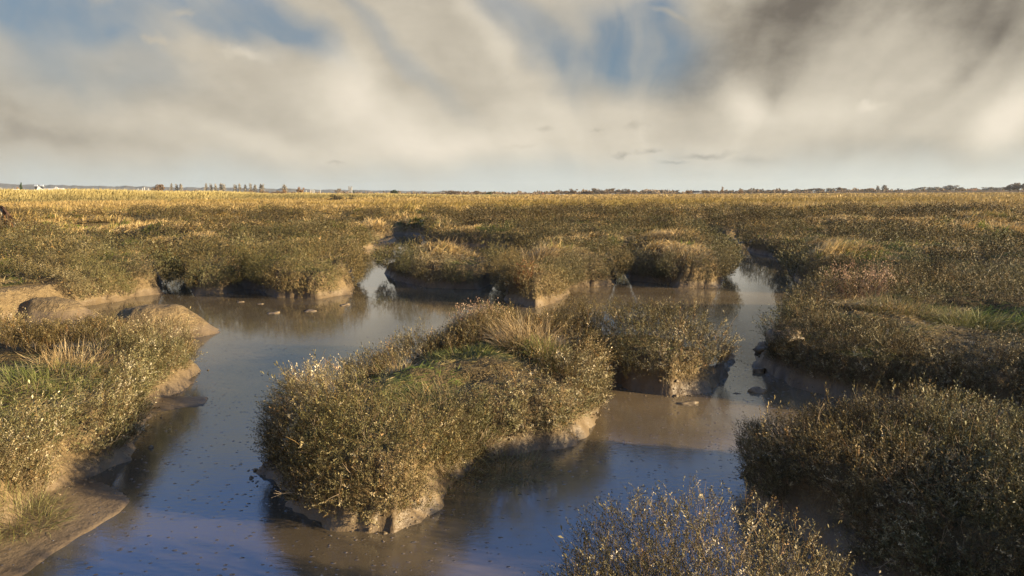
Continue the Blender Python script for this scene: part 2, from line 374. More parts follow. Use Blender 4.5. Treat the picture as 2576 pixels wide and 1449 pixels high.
def blade(r, seg=3, w=.004, droop=.5):
    V = []; F = []
    for k in range(seg):
        t = k/seg; x = droop*t*t; ww = w*(1-.35*t); V += [[x, -ww, t-.25*droop*t*t], [x, ww, t-.25*droop*t*t]]
    V.append([droop, 0, 1-.25*droop]); n = len(V)-1
    for k in range(seg-1): F += [[2*k, 2*k+1, 2*k+3], [2*k, 2*k+3, 2*k+2]]
    F.append([2*seg-2, 2*seg-1, n])
    return np.array(V, float), np.array(F)
def place(protos, pos, fr, scl, col, jit=.12, vt=None):
    """stamp prototypes: pos (N,3), fr (N,3,3), scl (N,) or (N,3), col (N,3)"""
    N = len(pos); pick = rng.integers(0, len(protos), N); VV = []; FF = []; CC = []; off = 0
    if np.ndim(scl) == 1: scl = np.repeat(np.asarray(scl)[:, None], 3, 1)
    for k, (V, F) in enumerate(protos):
        m = pick == k; n = int(m.sum())
        if not n: continue
        A = fr[m]*scl[m][:, None, :]
        v = np.einsum('nij,vj->nvi', A, V)+pos[m][:, None, :]
        nf = len(V)
        c = np.repeat(col[m][:, None, :], nf, 1)
        if jit:
            g = 4 if nf % 4 == 0 else nf
            c = c*np.repeat(1+rng.normal(0, jit, (n, nf//g, 1)), g, 1)
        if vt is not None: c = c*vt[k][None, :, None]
        VV.append(v.reshape(-1, 3)); CC.append(np.clip(c, .004, 1).reshape(-1, 3))
        FF.append((F[None]+(np.arange(n)*nf)[:, None, None]+off).reshape(-1, F.shape[1])); off += n*nf
    if not VV: return None
    return np.concatenate(VV), np.concatenate(FF), np.concatenate(CC)
def lerp3(stops, t):
    t = np.clip(t, 0, 1); k = np.linspace(0, 1, len(stops)); s = np.array(stops)
    return np.stack([np.interp(t, k, s[:, i]) for i in range(3)], -1)

# ------------------------------------------------------------------ bushes: each one a thing
BUSH = [  # X, Y on the photograph, height there, radius, dome, label
 (1745,1360,.75,.72,.40,'foreground purslane bush at the bottom edge with tall pale twigs sticking up'),
 (2040,1110,.70,.75,.16,'left lobe of the big dark bush bank at lower right beside the shaded creek'),
 (2330,1060,.70,.85,.20,'silvery-topped hump rising in the middle of the lower right bush bank'),
 (2470,1300,.60,1.2,.12,'large dark olive bush filling the bottom right corner of the marsh'),
 (840,1090,.65,.95,.10,'big silvery brown bush bulging over the near left front of the central island'),
 (770,950,.70,.55,.08,'dark leafy bush on the far left rim of the central island against blue water'),
 (1060,1130,.50,.45,.02,'olive bush hanging over the sunlit mud foot of the central island'),
 (1375,955,.65,.50,.04,'low grey-brown bush on the right edge of the central island above the recess'),
 (1090,815,.70,.50,.06,'dark dead-looking bush on the back rim of the central island left of dry grass'),
 (1700,850,.6,.95,.28,'rounded olive bush capping the small island right of the central island'),
 (1500,825,.6,.95,.28,'dark green bush on the left half of the small island behind the dry grass'),
 (410,890,.55,.75,.06,'brown bush overhanging the water at the right tip of the left bank'),
 (130,870,.55,.70,.06,'dusky bush on the back edge of the left bank before the bare mud slope'),
 (270,1040,.60,.70,.08,'pale silvery bush overhanging the mud of the near left bank'),
 (40,1130,.60,.70,.05,'scrubby olive bush at the left frame edge on the near left bank'),
 (1990,800,.65,.65,.08,'bush at the left tip of the right bank leaning over the narrow creek'),
 (2130,860,.65,.75,.12,'silver-tipped bush on the slope of the right bank above the mud ledge'),
 (2330,930,.55,.80,.08,'shaded brown bush on the front of the right bank below the straw grass'),
 (2520,930,.55,.80,.08,'dark shaded bush at the right frame edge on the front of the right bank'),
 (2070,690,.85,1.0,.16,'bush at the corner of the far right bank beside the narrow creek mouth'),
 (2215,640,.90,.75,.22,'round bush standing proud of the far right bank behind the dry pink stems'),
 (2330,700,.80,1.0,.12,'low wide bush right of the dry pink stems on the far right bank'),
 (2510,700,.80,1.1,.18,'domed bush near the right frame edge above the small reddish mud patch'),
 (2440,640,.90,1.1,.12,'dark bush behind the two forked bare stems on the far right bank'),
 (240,680,.85,1.2,.16,'large grey-green bush on the far left bank above the bare mud mound'),
 (90,650,.85,1.3,.14,'broad pale-topped bush at the left frame edge on the far left bank'),
 (350,650,.85,.8,.10,'low bush at the right end of the far left bank above a lit mud nose'),
 (550,690,.80,.85,.18,'round olive bush at the left end of the middle bank beside the dark gully'),
 (700,655,.85,1.1,.14,'wide grey-brown bush in the middle of the bank between gully and creek'),
 (835,680,.75,.7,.14,'small bush over the brightly lit mud nose at the right end of the middle bank'),
 (620,615,.90,1.5,.10,'far pale bush on the rear crown of the middle bank'),
 (840,615,.90,1.3,.12,'brown bush on the rear right of the middle bank beside the dark hollow'),
 (1150,680,.80,1.0,.18,'dark green bush drooping over the front of the centre far bank'),
 (1020,655,.85,.9,.10,'tan bush at the left end of the centre far bank beside the creek bend'),
 (1350,735,.50,.45,.10,'small bush behind the reddish plant on the lit mud stump'),
 (1480,680,.80,.85,.18,'rounded bush at the tip of the far bank right of the lit mud stump'),
 (1640,665,.80,.9,.12,'brown bush on the left shoulder of the far bank facing the right creek'),
 (1760,680,.80,.9,.16,'olive bush over the lit mud tip left of the right-hand creek'),
 (1930,625,.90,1.1,.12,'dark bush in shade at the head of the right-hand creek'),
]
BS = np.array([[*P(b[0], b[1], b[2])[:2], b[3], b[4]] for b in BUSH])
BS[:, 3] *= 1+1.1*(BS[:, 1] > 13)
def lumps(x, y, s=0):
    ix = np.floor(x); iy = np.floor(y); D = np.full(np.shape(x), 9.)
    for a in (-1, 0, 1):
        for b in (-1, 0, 1):
            cx = ix+a; cy = iy+b; D = np.minimum(D, np.hypot(cx+_h(cx, cy, s)-x, cy+_h(cx, cy, s+50)-y)/(.55+.35*_h(cx, cy, s+90)))
    return np.sqrt(np.clip(1-D*D, 0, 1))
def shrubness(x, y, l):
    yo = sst(15, 20, y); s = 1-sst(.3-.15*yo, .75-.35*yo, l+.45*fbm(x*1.1, y*1.1, 60, 3))
    s = np.maximum(s, np.maximum(sst(.10, .3, fbm(x*.3, y*.5, 61, 3))*(y < 15), (y >= 15)*sst(.45, .7, lumps(x*.5, y*.6, 6))*sst(-.05, .15, fbm(x*.12, y*.2, 66, 2))))
    d = np.min(np.stack([np.hypot(x-b[0], y-b[1])/b[2] for b in BS]), 0)
    s = np.maximum(s, 1-sst(.8-.15*yo, 1.25-.25*yo, d))
    for gx_, gy_, gr in GRASSY: s = s*(1-.92*(1-sst(.55, 1.05, np.hypot(x-gx_, y-gy_)/gr))*sst(.12, .35, l))
    return s
def canopy(x, y):
    t = .06+.05*fbm(x*2.6, y*2.6, 70, 2)+.22*lumps(x*1.35, y*1.35, 5)+.13*lumps(x*3.4, y*3.4, 15)*(y < 16)+.52*sst(14, 20, y)*lumps(x*.5, y*.6, 6)
    for b in BS: t = np.maximum(t, t*.6+(b[3]+.08)*np.clip(1-(np.hypot(x-b[0], y-b[1])/(b[2]*1.15))**2, 0, 1))
    return t
def shrub_ok(p, l):
    x, y, z = p.T; k = .13-.09*(y > 12)-.10*((np.hypot(x+1.15, y-5.3) < 1.2)|(y < 7)*(np.abs(x+1) > 2.5))+.12*fbm(x*1.6, y*1.6, 80, 3)+.05*vn(x*6, y*6, 81)
    ok = (z > k) & (rng.random(len(x)) < shrubness(x, y, l))
    for a, b, r in NOSHRUB: ok &= ~((np.hypot(x-a, y-b) < r*(1+.25*vn(x*5, y*5, 82))) & (z < .28+.12*vn(x*4, y*4, 83)))
    for mx, my, ra, rb, mh, ro in MOUNDS: ok &= np.hypot((x-mx)/ra, (y-my)/rb) > 1.05
    return ok
LEAFC = [(.046, .039, .017), (.102, .085, .036), (.195, .160, .072), (.38, .305, .165), (.66, .56, .38)]
def leaf_color(x, y, n):
    t = .46-.12*sst(14, 24, np.hypot(x, y))+.30*fbm(x*1.3, y*1.3, 90, 3)+rng.normal(0, .21*np.clip(12/np.hypot(x, y), .35, 1), n); c = lerp3(LEAFC, np.clip(t, 0, 1)**1.25)
    bp = sst(.0, .35, fbm(x*.5, y*.6, 93, 3))[:, None]; c = c*(1-bp)+bp*c*np.array([1.0, .92, .80])
    g = sst(.1, .4, fbm(x*.9+5, y*.9, 91, 2))[:, None]; c = c*(1-g*.22)+g*.22*np.array([.12, .15, .05])
    br = (rng.random(n) < .07)[:, None]; return np.where(br, c*np.array([1.05, .80, .62]), c)
acc = {}
def addto(key, part, res):
    if res is not None: acc.setdefault(key, {}).setdefault(part, []).append(res)
def owner(x, y):
    d = np.stack([np.hypot(x-b[0]+.12*vn(x*3, y*3, 7), y-b[1]+.12*vn(x*3, y*3, 8))/b[2] for b in BS]); k = d.argmin(0)
    return np.where(d.min(0) < 1.3, k, -1)
QD = np.hypot(QX, QY)
def band(d0, d1): return ((QD >= d0) & (QD < d1)).astype(float)
def shrubs(d0, d1, dens, leafp, stemp, sl, depth):
    p, l = scatter(band(d0, d1)*dens*(QZ > .05)*(QL > -.1)*(1+1.3*(QL < .35)*(QY > 11)))
    m = shrub_ok(p, l); fq = 5.0 if d0 < 6 else (3.4 if d0 < 18 else 2.0); m &= rng.random(len(m)) < .22+.95*lumps(p[:, 0]*fq+p[:, 2]*2, p[:, 1]*fq, 25); p = p[m]; l = l[m]; x, y = p[:, 0], p[:, 1]; n = len(p)
    N = snormal(x, y); t = (canopy(x, y)+.07*lumps(x*fq+p[:, 2]*2, y*fq, 25)-.03)*np.clip(.45+.25*(y > 12)+p[:, 2]/.6, .5, 1.05)
    base = p+N*(t*rng.uniform(depth, 1, n))[:, None]-N*.05
    d = nrm(N*.9+np.array([0, 0, .45])+rng.normal(0, .38, (n, 3)))
    fr = frame_from(d, rng.uniform(0, 6.28, n)); s = sl*rng.uniform(.65, 1.15, n); s = np.stack([s, s, s*.8], -1)
    c = leaf_color(x, y, n); ow = owner(x, y); ow = np.where(d0 > 26, -1, ow)
    dark = np.clip(1-.0*t, 0, 1)
    for k in np.unique(ow):
        q = ow == k
        addto(k, 'foliage', place(leafp, base[q], fr[q], s[q], c[q], .16))
        if stemp: addto(k, 'stems', place(stemp, base[q], fr[q], s[q], c[q]*np.array([.55, .46, .36]), .1))
shrubs(0, 4.3, 6200, [s[0] for s in SPN], [s[1] for s in SPN], .85, .1)
shrubs(4.3, 6.5, 2700, [s[0] for s in SPN], [s[1] for s in SPN], 1.0, .25)
shrubs(6.5, 11, 1450, [s[0] for s in SPN], [s[1] for s in SPN], 1.25, .3)
shrubs(11, 20, 620, [s[0] for s in SPM], None, 1.15, .3)
shrubs(20, 34, 170, [s[0] for s in SPF], None, 1.05, .3)
# woody twigs showing in the near bushes
def twigs(d0, d1, dens, sc_):
    p, l = scatter(band(d0, d1)*dens*(QZ > .1)*(QL > -.05)); m = shrub_ok(p, l); p = p[m]; l = l[m]; x, y = p[:, 0], p[:, 1]; n = len(p)
    N = snormal(x, y); t = canopy(x, y); base = p+N*(t*.35)[:, None]
    fr = frame_from(nrm(N*.8+np.array([0, 0, .5])+rng.normal(0, .35, (n, 3))), rng.uniform(0, 6.28, n))
    ow = owner(x, y); c = lerp3([(.13, .09, .055), (.24, .17, .10), (.36, .27, .17)], rng.random(n)); s = sc_*rng.uniform(.6, 1.15, n)
    for k in np.unique(ow):
        q = ow == k; addto(k, 'stems', place(TW, base[q], fr[q], s[q], c[q], 0))
def shoots(d0, d1, dens, protos, sp, sl):
    p, l = scatter(band(d0, d1)*dens*(QZ > .3)*(QL > .1)); m = shrub_ok(p, l); p = p[m]; x, y = p[:, 0], p[:, 1]; n = len(p)
    N = snormal(x, y); base = p+N*(canopy(x, y)*.85)[:, None]; fr = frame_from(nrm(N*.3+np.array([0, 0, 1.])+rng.normal(0, .28, (n, 3))), rng.uniform(0, 6.28, n)); s = sl*rng.uniform(.6, 1.25, n); ow = owner(x, y); c = leaf_color(x, y, n)*1.15
    for k in np.unique(ow):
        q = ow == k; sc_ = np.stack([s[q], s[q], s[q]*1.35], -1); addto(k, 'foliage', place(protos, base[q], fr[q], sc_, c[q], .16)); addto(k, 'stems', place(sp, base[q], fr[q], sc_, c[q]*np.array([.8, .66, .52]), .1))
shoots(0, 4, 14, [s[0] for s in SPN], [s[1] for s in SPN], 1.15); shoots(4, 7, 22, [s[0] for s in SPN], [s[1] for s in SPN], 1.3); shoots(7, 14, 12, [s[0] for s in SPN], [s[1] for s in SPN], 1.3)
twigs(0, 7, 75, 1.0); twigs(7, 14, 25, 1.0)
for k, parts in acc.items():
    if k >= 0:
        b = BUSH[k]; x, y = BS[k][:2]; z = float(hgt(np.array([x]), np.array([y]))[0][0])
        e = thing('purslane_bush', b[5], 'bush', (x, y, z), 'purslane bushes along the creek banks')
        for pn, lst in parts.items():
            if pn == 'stems' and sum(len(a[0]) for a in lst) < 2500: continue
            V = np.concatenate([a[0] for a in lst]); o = np.cumsum([0]+[len(a[0]) for a in lst[:-1]])
            F = np.concatenate([a[1]+q for a, q in zip(lst, o)]); C = np.concatenate([a[2] for a in lst])
            link(pn, mkmesh('bush_'+pn, V-np.array([x, y, z]), F, M_LEAF if pn == 'foliage' else M_TWIG, C), e)
cover = acc.get(-1, {})
def joined(lst):
    V = np.concatenate([a[0] for a in lst]); o = np.cumsum([0]+[len(a[0]) for a in lst[:-1]])
    return V, np.concatenate([a[1]+q for a, q in zip(lst, o)]), np.concatenate([a[2] for a in lst])
for pn, lst in cover.items():
    V, F, C = joined(lst)
    link('shrub_cover' if pn == 'foliage' else 'dead_twigs', mkmesh(pn, V, F, M_LEAF if pn == 'foliage' else M_TWIG, C), kind='stuff',
         label='low olive brown salt marsh scrub between the named bushes' if pn == 'foliage' else 'thin bare woody twigs among the low marsh scrub', category='scrub')

# ------------------------------------------------------------------ grass
def midscrub(x, y):
    v = 1.0*fbm(x*.07, y*.27, 61, 2)+.42*lumps(x*.30, y*.22, 8)-.40
    for pts, w in FARC:
        d, _, _ = ldist(x, y, pts); v = v+.45*(1-sst(w, w+3.6, d))
    return sst(.02, .16, v)*(y < 60+9*vn(x*.05, y*0, 3))
STRAW = [(.22, .15, .06), (.38, .27, .11), (.52, .38, .175), (.64, .50, .27)]
GREEN = [(.07, .10, .02), (.14, .19, .035), (.24, .28, .06)]
def grass(d0, d1, dens, hh, w, seg, lie=.5, mask=None, key='grass', goldy=0.0, wind=.35):
    p, l = scatter(band(d0, d1)*dens*(QL > .12)*(QZ > .2))
    x, y = p[:, 0], p[:, 1]; s = shrubness(x, y, l) if d0 < 34 else np.maximum(midscrub(x, y), 1-sst(.12, .35, l))*(d0 < 90)
    m = (rng.random(len(x)) > s*.94) & ~((x < -2.6) & (y < 6.2) & (p[:, 2] < .42))
    if d0 < 34: m |= (rng.random(len(x)) < .05)
    for mx, my, ra, rb, mh, ro in MOUNDS: m &= np.hypot((x-mx)/ra, (y-my)/rb) > 1.1
    if goldy:
        dd, _, ss = ldist(x, y, RIDGE); m &= ~((dd*ss > .5) & (dd < 45) & (y > 60) & (x < 20))
    p = p[m]; x, y = p[:, 0], p[:, 1]; n = len(p)
    gr = fbm(x*.7, y*.7, 100, 3)+.4*fbm(x*3, y*3, 101, 2); gm = sst(.12, .42, gr+rng.normal(0, .12, n))*(1-goldy)
    tall = sst(.05, .45, fbm(x*.9+9, y*.9, 102, 3))
    ang = 2.2*fbm(x*1.2, y*1.2, 103, 2)+wind*0+rng.normal(0, .9, n)-.2
    tilt = np.clip(rng.normal(lie, .28, n)+.5*(1-tall)*lie, .05, 1.45)
    d = np.stack([np.cos(ang)*np.sin(tilt), np.sin(ang)*np.sin(tilt), np.cos(tilt)], -1)
    # blade frame: local z = d, local x = direction of droop (ahead and down)
    xd = np.stack([np.cos(ang)*np.cos(tilt), np.sin(ang)*np.cos(tilt), -np.sin(tilt)], -1); yd = np.cross(d, xd)
    tw = rng.normal(0, .5, n)[:, None]; X = xd*np.cos(tw)+yd*np.sin(tw); Y = -xd*np.sin(tw)+yd*np.cos(tw)
    fr = np.stack([X, Y, d], -1)
    tus = lumps(x*.9, y*.7, 21) if d0 < 34 else lumps(x*.35, y*.25, 22)
    p[:, 2] += hh*.5*tus*(d0 > 11); h = hh*(.45+.8*tall+.35*tus)*rng.uniform(.5, 1.3, n); sc3 = np.stack([h, np.full(n, w)*rng.uniform(.7, 1.4, n), h], -1)
    c = lerp3(STRAW, .36+.28*(d0 > 18)+.22*(tus if not goldy else 0)+.34*fbm(x*.5, y*.5, 105, 3)+rng.normal(0, .2, n)+.1*tall+.2*goldy)*(1-gm[:, None])+lerp3(GREEN, rng.random(n))*gm[:, None]
    if d0 > 18 and not goldy: c = c*np.array([1.22, 1.15, 1.0])
    if goldy:
        gp = sst(0, .35, fbm(x*.02, y*.035, 140, 4))[:, None]; c = c*(1-gp)*np.array([.86, .81, .64])+gp*c*np.array([.66, .62, .38])
    bl = [blade(rng, seg, 1.0, dr) for dr in (.2, .45, .7)]
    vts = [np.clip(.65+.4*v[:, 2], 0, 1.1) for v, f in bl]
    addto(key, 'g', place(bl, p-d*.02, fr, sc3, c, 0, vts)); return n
acc = {}
n1 = grass(0, 6.5, 4200, .15, .0016, 3, .95); n2 = grass(6.5, 12, 2100, .17, .0026, 3, .95)
grass(12, 20, 620, .21, .0050, 3, .8); grass(20, 34, 400, .26, .009, 2, .6)
# mid marsh, 34 to 110 m
def midshrubs(d0, d1, dens, protos, sl, hump):
    p, l = scatter(band(d0, d1)*dens*(QZ > .3)); x, y = p[:, 0], p[:, 1]
    s = np.maximum(midscrub(x, y), 1-sst(.12, .35, l)); m = (rng.random(len(x)) < s) & (p[:, 2] > .3); p = p[m]; x, y = p[:, 0], p[:, 1]; n = len(p)
    base = p.copy(); base[:, 2] += hump*rng.uniform(.0, 1, n)*(.15+1.5*lumps(x*.30, y*.22, 8))
    d = nrm(rng.normal(0, .5, (n, 3))+np.array([0, 0, 1.]))
    addto('mid', 'f', place(protos, base, frame_from(d, rng.uniform(0, 6.28, n)), sl*rng.uniform(.6, 1.3, n), leaf_color(x, y, n)*np.array([.72, .66, .62]), .2))
def scrap(r, n=4, s=.05):
    V = []; F = []
    for k in range(n):
        c = r.normal(0, .07, 3); d = nrm((r.normal(0, .6, 3)+np.array([0, 0, .8]))[None])[0]; u = nrm(np.cross(d, r.normal(0, 1, 3))[None])[0]; b = len(V); V += [c-u*s*.35, c+u*s*.35, c+d*s]; F.append([b, b+1, b+2])
    return np.array(V), np.array(F)
SCR = [scrap(r0) for _ in range(12)]
midshrubs(34, 55, 190, SCR, 1.0, .62); midshrubs(55, 75, 90, SCR, 1.5, .60)
grass(34, 60, 170, .34, .017, 2, .55); grass(60, 85, 50, .42, .032, 2, .5)
acc['gold'] = {}
grass(52, 110, 46, .45, .035, 2, .5, key='gold', goldy=.8); grass(110, 200, 20, .5, .06, 2, .4, key='gold', goldy=1.0); grass(200, 420, 3.2, .6, .22, 2, .35, key='gold', goldy=1.0); grass(420, 900, .55, .7, .6, 2, .3, key='gold', goldy=1.0)
link('grass', mkmesh('grass', *joined(acc['grass']['g'])[:2], M_GRASS, joined(acc['grass']['g'])[2]), kind='stuff', label='matted straw and green marsh grass covering the island and bank tops', category='grass')
V, F, C = joined(acc['mid']['f']); link('distant_scrub', mkmesh('distant_scrub', V, F, M_LEAF, C), kind='stuff', label='dark olive scrub in patches across the middle distance of the marsh', category='scrub')
V, F, C = joined(acc['gold']['g']); link('golden_grass', mkmesh('golden_grass', V, F, M_GRASS, C), kind='stuff', label='flat golden field of cordgrass stretching to the far shore', category='grass')

# reeds along the ridge on the left
def reeds():
    t = rng.random(75000)**.8; pts = np.array(RIDGE); n = len(t)
    k = np.minimum((t*4).astype(int), 3); f = (t*4-k)[:, None]; q = pts[k]*(1-f)+pts[k+1]*f; e = nrm(pts[k+1]-pts[k]); nn = np.stack([-e[:, 1], e[:, 0]], -1)
    off = rng.random(n)**.8*16; q = q+nn*off[:, None]; z, _ = hgt(q[:, 0], q[:, 1])
    p = np.stack([q[:, 0], q[:, 1], z], -1); h = (1.0-.45*t)*rng.uniform(.6, 1.25, n)*(.75+.35*vn(q[:, 0]*.1, q[:, 1]*.1, 4))*(.5+.5*sst(1, 7, off))*1.9
    tilt = np.clip(rng.normal(.42, .16, n), .02, 1.2); ang = rng.normal(-.1, .5, n)
    d = np.stack([np.cos(ang)*np.sin(tilt), np.sin(ang)*np.sin(tilt), np.cos(tilt)], -1); xd = np.stack([np.cos(ang)*np.cos(tilt), np.sin(ang)*np.cos(tilt), -np.sin(tilt)], -1)
    fr = np.stack([xd, np.cross(d, xd), d], -1); w = .05+.10*t
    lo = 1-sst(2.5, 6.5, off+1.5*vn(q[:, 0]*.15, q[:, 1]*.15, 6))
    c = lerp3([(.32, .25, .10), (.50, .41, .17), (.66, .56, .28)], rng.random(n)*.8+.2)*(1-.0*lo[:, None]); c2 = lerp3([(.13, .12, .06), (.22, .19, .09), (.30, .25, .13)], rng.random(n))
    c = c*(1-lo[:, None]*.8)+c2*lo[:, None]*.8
    bl = [blade(rng, 2, 1.0, dr) for dr in (.2, .5)]
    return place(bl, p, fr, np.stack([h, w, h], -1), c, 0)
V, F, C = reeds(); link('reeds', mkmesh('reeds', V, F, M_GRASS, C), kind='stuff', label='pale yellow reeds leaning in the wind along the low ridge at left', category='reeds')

# ------------------------------------------------------------------ tufts of grass and dry stems, each a thing
import bmesh
def tuft(name, X, Y, zz, rad, h, n, cols, lean, label, cat, group=None, spread=.45, w=.0018, droop=(.15, .4, .7), seeds=False, tallness=.35):
    c0_ = P(X, Y, zz); x0, y0 = c0_[:2]; z0 = float(hgt(np.array([x0]), np.array([y0]))[0][0])
    a = rng.uniform(0, 6.28, n); r = rad*np.sqrt(rng.random(n)); x = x0+r*np.cos(a); y = y0+r*np.sin(a); z = hgt(x, y)[0]
    rr = (r/rad)[:, None]; d = np.stack([np.cos(a)*rr[:, 0]*spread, np.sin(a)*rr[:, 0]*spread, np.ones(n)], -1)+rng.normal(0, .30, (n, 3))*np.array([1, 1, .4])+np.array([lean[0], lean[1], 0])
    d = nrm(d); ang = np.arctan2(d[:, 1], d[:, 0]); hx = np.hypot(d[:, 0], d[:, 1]); xd = np.stack([np.cos(ang)*d[:, 2], np.sin(ang)*d[:, 2], -hx], -1)
    tw = rng.normal(0, .5, n)[:, None]; yd = np.cross(d, xd); Xa = xd*np.cos(tw)+yd*np.sin(tw); Ya = -xd*np.sin(tw)+yd*np.cos(tw)
    hh = h*rng.uniform(1-tallness, 1+tallness, n)*(1-.35*(r/rad)**2); ds = max(1, math.hypot(x0, y0)/6)
    sc3 = np.stack([hh, np.full(n, w*ds)*rng.uniform(.7, 1.4, n), hh], -1)
    c = lerp3(cols, rng.random(n)); bl = [blade(rng, 3, 1.0, q) for q in droop]
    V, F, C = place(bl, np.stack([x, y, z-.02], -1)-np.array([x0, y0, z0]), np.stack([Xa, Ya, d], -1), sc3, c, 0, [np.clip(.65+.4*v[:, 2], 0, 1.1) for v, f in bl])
    me = mkmesh(name, V, F, M_GRASS, C)
    if not seeds: return link(name, me, None, (x0, y0, z0), label=label, category=cat, group=group)
    e = thing(name, label, cat, (x0, y0, z0), group); link('stems', me, e)
    m = rng.random(n) < .7; tp = np.stack([x, y, z], -1)-np.array([x0, y0, z0])+d*hh[:, None]*.92+xd*hh[:, None]*.25*np.array(droop).mean(); tp = tp[m]; k = len(tp)
    tp = np.repeat(tp, 7, 0)+rng.normal(0, .018*ds**.5, (k*7, 3))*np.array([1, 1, 2]); pr = [(np.array([[0, -.3, 0], [.1, .3, 0], [0, 0, 1.]]), np.array([[0, 1, 2]]))]
    V, F, C = place(pr, tp, frame_from(nrm(rng.normal(0, .6, (k*7, 3))+np.array([.2, 0, 1])), rng.uniform(0, 6, k*7)), np.full(k*7, .016*ds**.7), np.repeat(c[m], 7, 0)*1.05, 0)
    link('seed_heads', mkmesh('seed_heads', V, F, M_GRASS, C), e); return e
DRY = [(.30, .20, .09), (.46, .33, .16), (.62, .48, .27)]; PINK = [(.24, .14, .085), (.38, .24, .15), (.50, .36, .24)]; RED = [(.20, .07, .025), (.34, .13, .05), (.42, .22, .09)]
LIME = [(.11, .13, .03), (.22, .24, .055), (.38, .36, .12)]; OLV = [(.13, .13, .05), (.24, .22, .09), (.36, .32, .15)]
GT = 'tufts of dry and green grass on the banks'
tuft('grass_tuft', 1320, 880, .58, .38, .44, 800, DRY, (-.12, .05), 'tall pale straw tuft rising at the back right of the central island', 'grass tuft', GT, .7)
tuft('grass_tuft', 1215, 812, .6, .32, .42, 900, PINK, (-.05, 0), 'wispy pinkish dry tuft on the top rear rim of the central island', 'grass tuft', GT, .5, seeds=True)
tuft('grass_tuft', 1375, 905, .55, .20, .28, 700, LIME, (.1, -.1), 'bright green fresh tuft on the right of the central island under straw grass', 'grass tuft', GT, .8)
tuft('grass_tuft', 1415, 920, .52, .32, .34, 800, DRY, (.45, -.15), 'straw tuft spilling over the right edge of the central island above the gap', 'grass tuft', GT, .8)
tuft('grass_tuft', 965, 930, .55, .30, .26, 450, DRY+LIME[1:2], (-.35, 0), 'thin straw tuft leaning left over blue water on the central island rim', 'grass tuft', GT, .9)
tuft('grass_tuft', 905, 950, .55, .26, .20, 900, LIME, (0, -.1), 'yellow green tuft behind the dark bush at the left of the central island', 'grass tuft', GT, .9)
tuft('grass_tuft', 1180, 905, .52, .55, .13, 1500, [(.12, .14, .035), (.21, .22, .06), (.34, .32, .12)], (0, 0), 'patch of short green turf in the middle of the central island', 'grass tuft', GT, 1.0)
tuft('grass_tuft', 1130, 1060, .45, .60, .26, 1800, DRY[:2]+OLV, (.15, -.5), 'olive and straw grass hanging down the front of the central island', 'grass tuft', GT, .9)
tuft('grass_tuft', 1290, 1075, .42, .36, .28, 900, OLV, (.2, -.6), 'brown grass hanging over the shaded recess of the central island', 'grass tuft', GT, .9)
tuft('grass_tuft', 1640, 800, .62, .30, .30, 700, DRY, (-.2, 0), 'pale straw tuft on top of the small island right of centre', 'grass tuft', GT, .8)
tuft('grass_tuft', 230, 915, .58, .55, .34, 750, DRY, (.5, 0), 'pale straw tuft lying over to the right on the left bank', 'grass tuft', GT, .8)
tuft('grass_tuft', 100, 985, .52, .70, .17, 1700, LIME[:2]+OLV, (.1, 0), 'green grass patch in the middle of the left bank', 'grass tuft', GT, .9)
tuft('grass_tuft', 30, 1165, .5, .32, .20, 900, OLV+LIME[1:2], (.3, -.4), 'olive grass hanging down the near left bank at the frame edge', 'grass tuft', GT, .9)
tuft('dry_plant', 2160, 745, .62, .34, .72, 230, PINK, (.08, 0), 'tall dry pinkish brown stems standing on the rear of the right bank', 'dry plant', None, .5, seeds=True)
tuft('dry_plant', 1322, 705, .5, .15, .30, 170, RED, (.05, 0), 'small rust red plant on the lit mud stump in the far bank', 'dry plant', None, .35, seeds=True)
tuft('grass_tuft', 2080, 760, .55, .60, .32, 1400, DRY, (.3, 0), 'straw grass fringe on the left crown of the right bank', 'grass tuft', GT, .8)
tuft('grass_tuft', 2280, 800, .52, .75, .36, 1700, DRY[:2]+OLV, (.4, -.1), 'long mixed straw and green grass swept right across the right bank', 'grass tuft', GT, .9)
tuft('grass_tuft', 2470, 830, .50, .7, .34, 1500, OLV+LIME[1:2], (.3, -.1), 'green and brown grass near the right edge on top of the right bank', 'grass tuft', GT, .9)
tuft('grass_tuft', 1985, 1432, .60, .30, .22, 1800, [(.2, .26, .05), (.36, .42, .09), (.52, .54, .18)], (.3, -.1), 'bright lime green grass at the bottom edge beside the foreground bush', 'grass tuft', GT, 1.0)
tuft('grass_tuft', 1350, 640, .8, .8, .50, 700, DRY, (.3, 0), 'pale straw tuft on the far bank behind the rust red plant', 'grass tuft', GT, .7)
tuft('grass_tuft', 1130, 628, .8, 1.1, .42, 900, DRY, (.3, 0), 'pale straw tuft swept right on the crown of the centre far bank', 'grass tuft', GT, .7)
tuft('grass_tuft', 1730, 640, .8, .9, .45, 800, DRY, (.3, 0), 'straw tuft on the crown of the far bank left of the right creek', 'grass tuft', GT, .7)
def stems(X, Y, zz, ang, h, label):
    c_ = P(X, Y, zz); z0 = float(hgt(np.array([c_[0]]), np.array([c_[1]]))[0][0]); V = []; F = []
    for dx, l in ((ang-.25, .8), (ang, 1.0), (ang+.22, .75)):
        p = np.zeros(3)
        for k in range(4):
            q = np.array([math.sin(dx)*h*l*(k+1)/4, .02*k, math.cos(dx)*h*l*(k+1)/4])+rng.normal(0, .012, 3); w0 = .012*(1-k/5); b = len(V)
            for c, w in ((p, w0), (q, w0*.8)):
                for j in range(3): V.append(c+np.array([math.cos(j*2.1)*w, math.sin(j*2.1)*w, 0]))
            for j in range(3): a, b2 = b+j, b+(j+1) % 3; F += [[a, b2, b2+3], [a, b2+3, a+3]]
            p = q
    link('dead_stems', mkmesh('dead_stems', V, F, M_TWIG, np.tile([.42, .33, .2], (len(V), 1))), None, (c_[0], c_[1], z0), label=label, category='dead stems', group='forked bare stems')
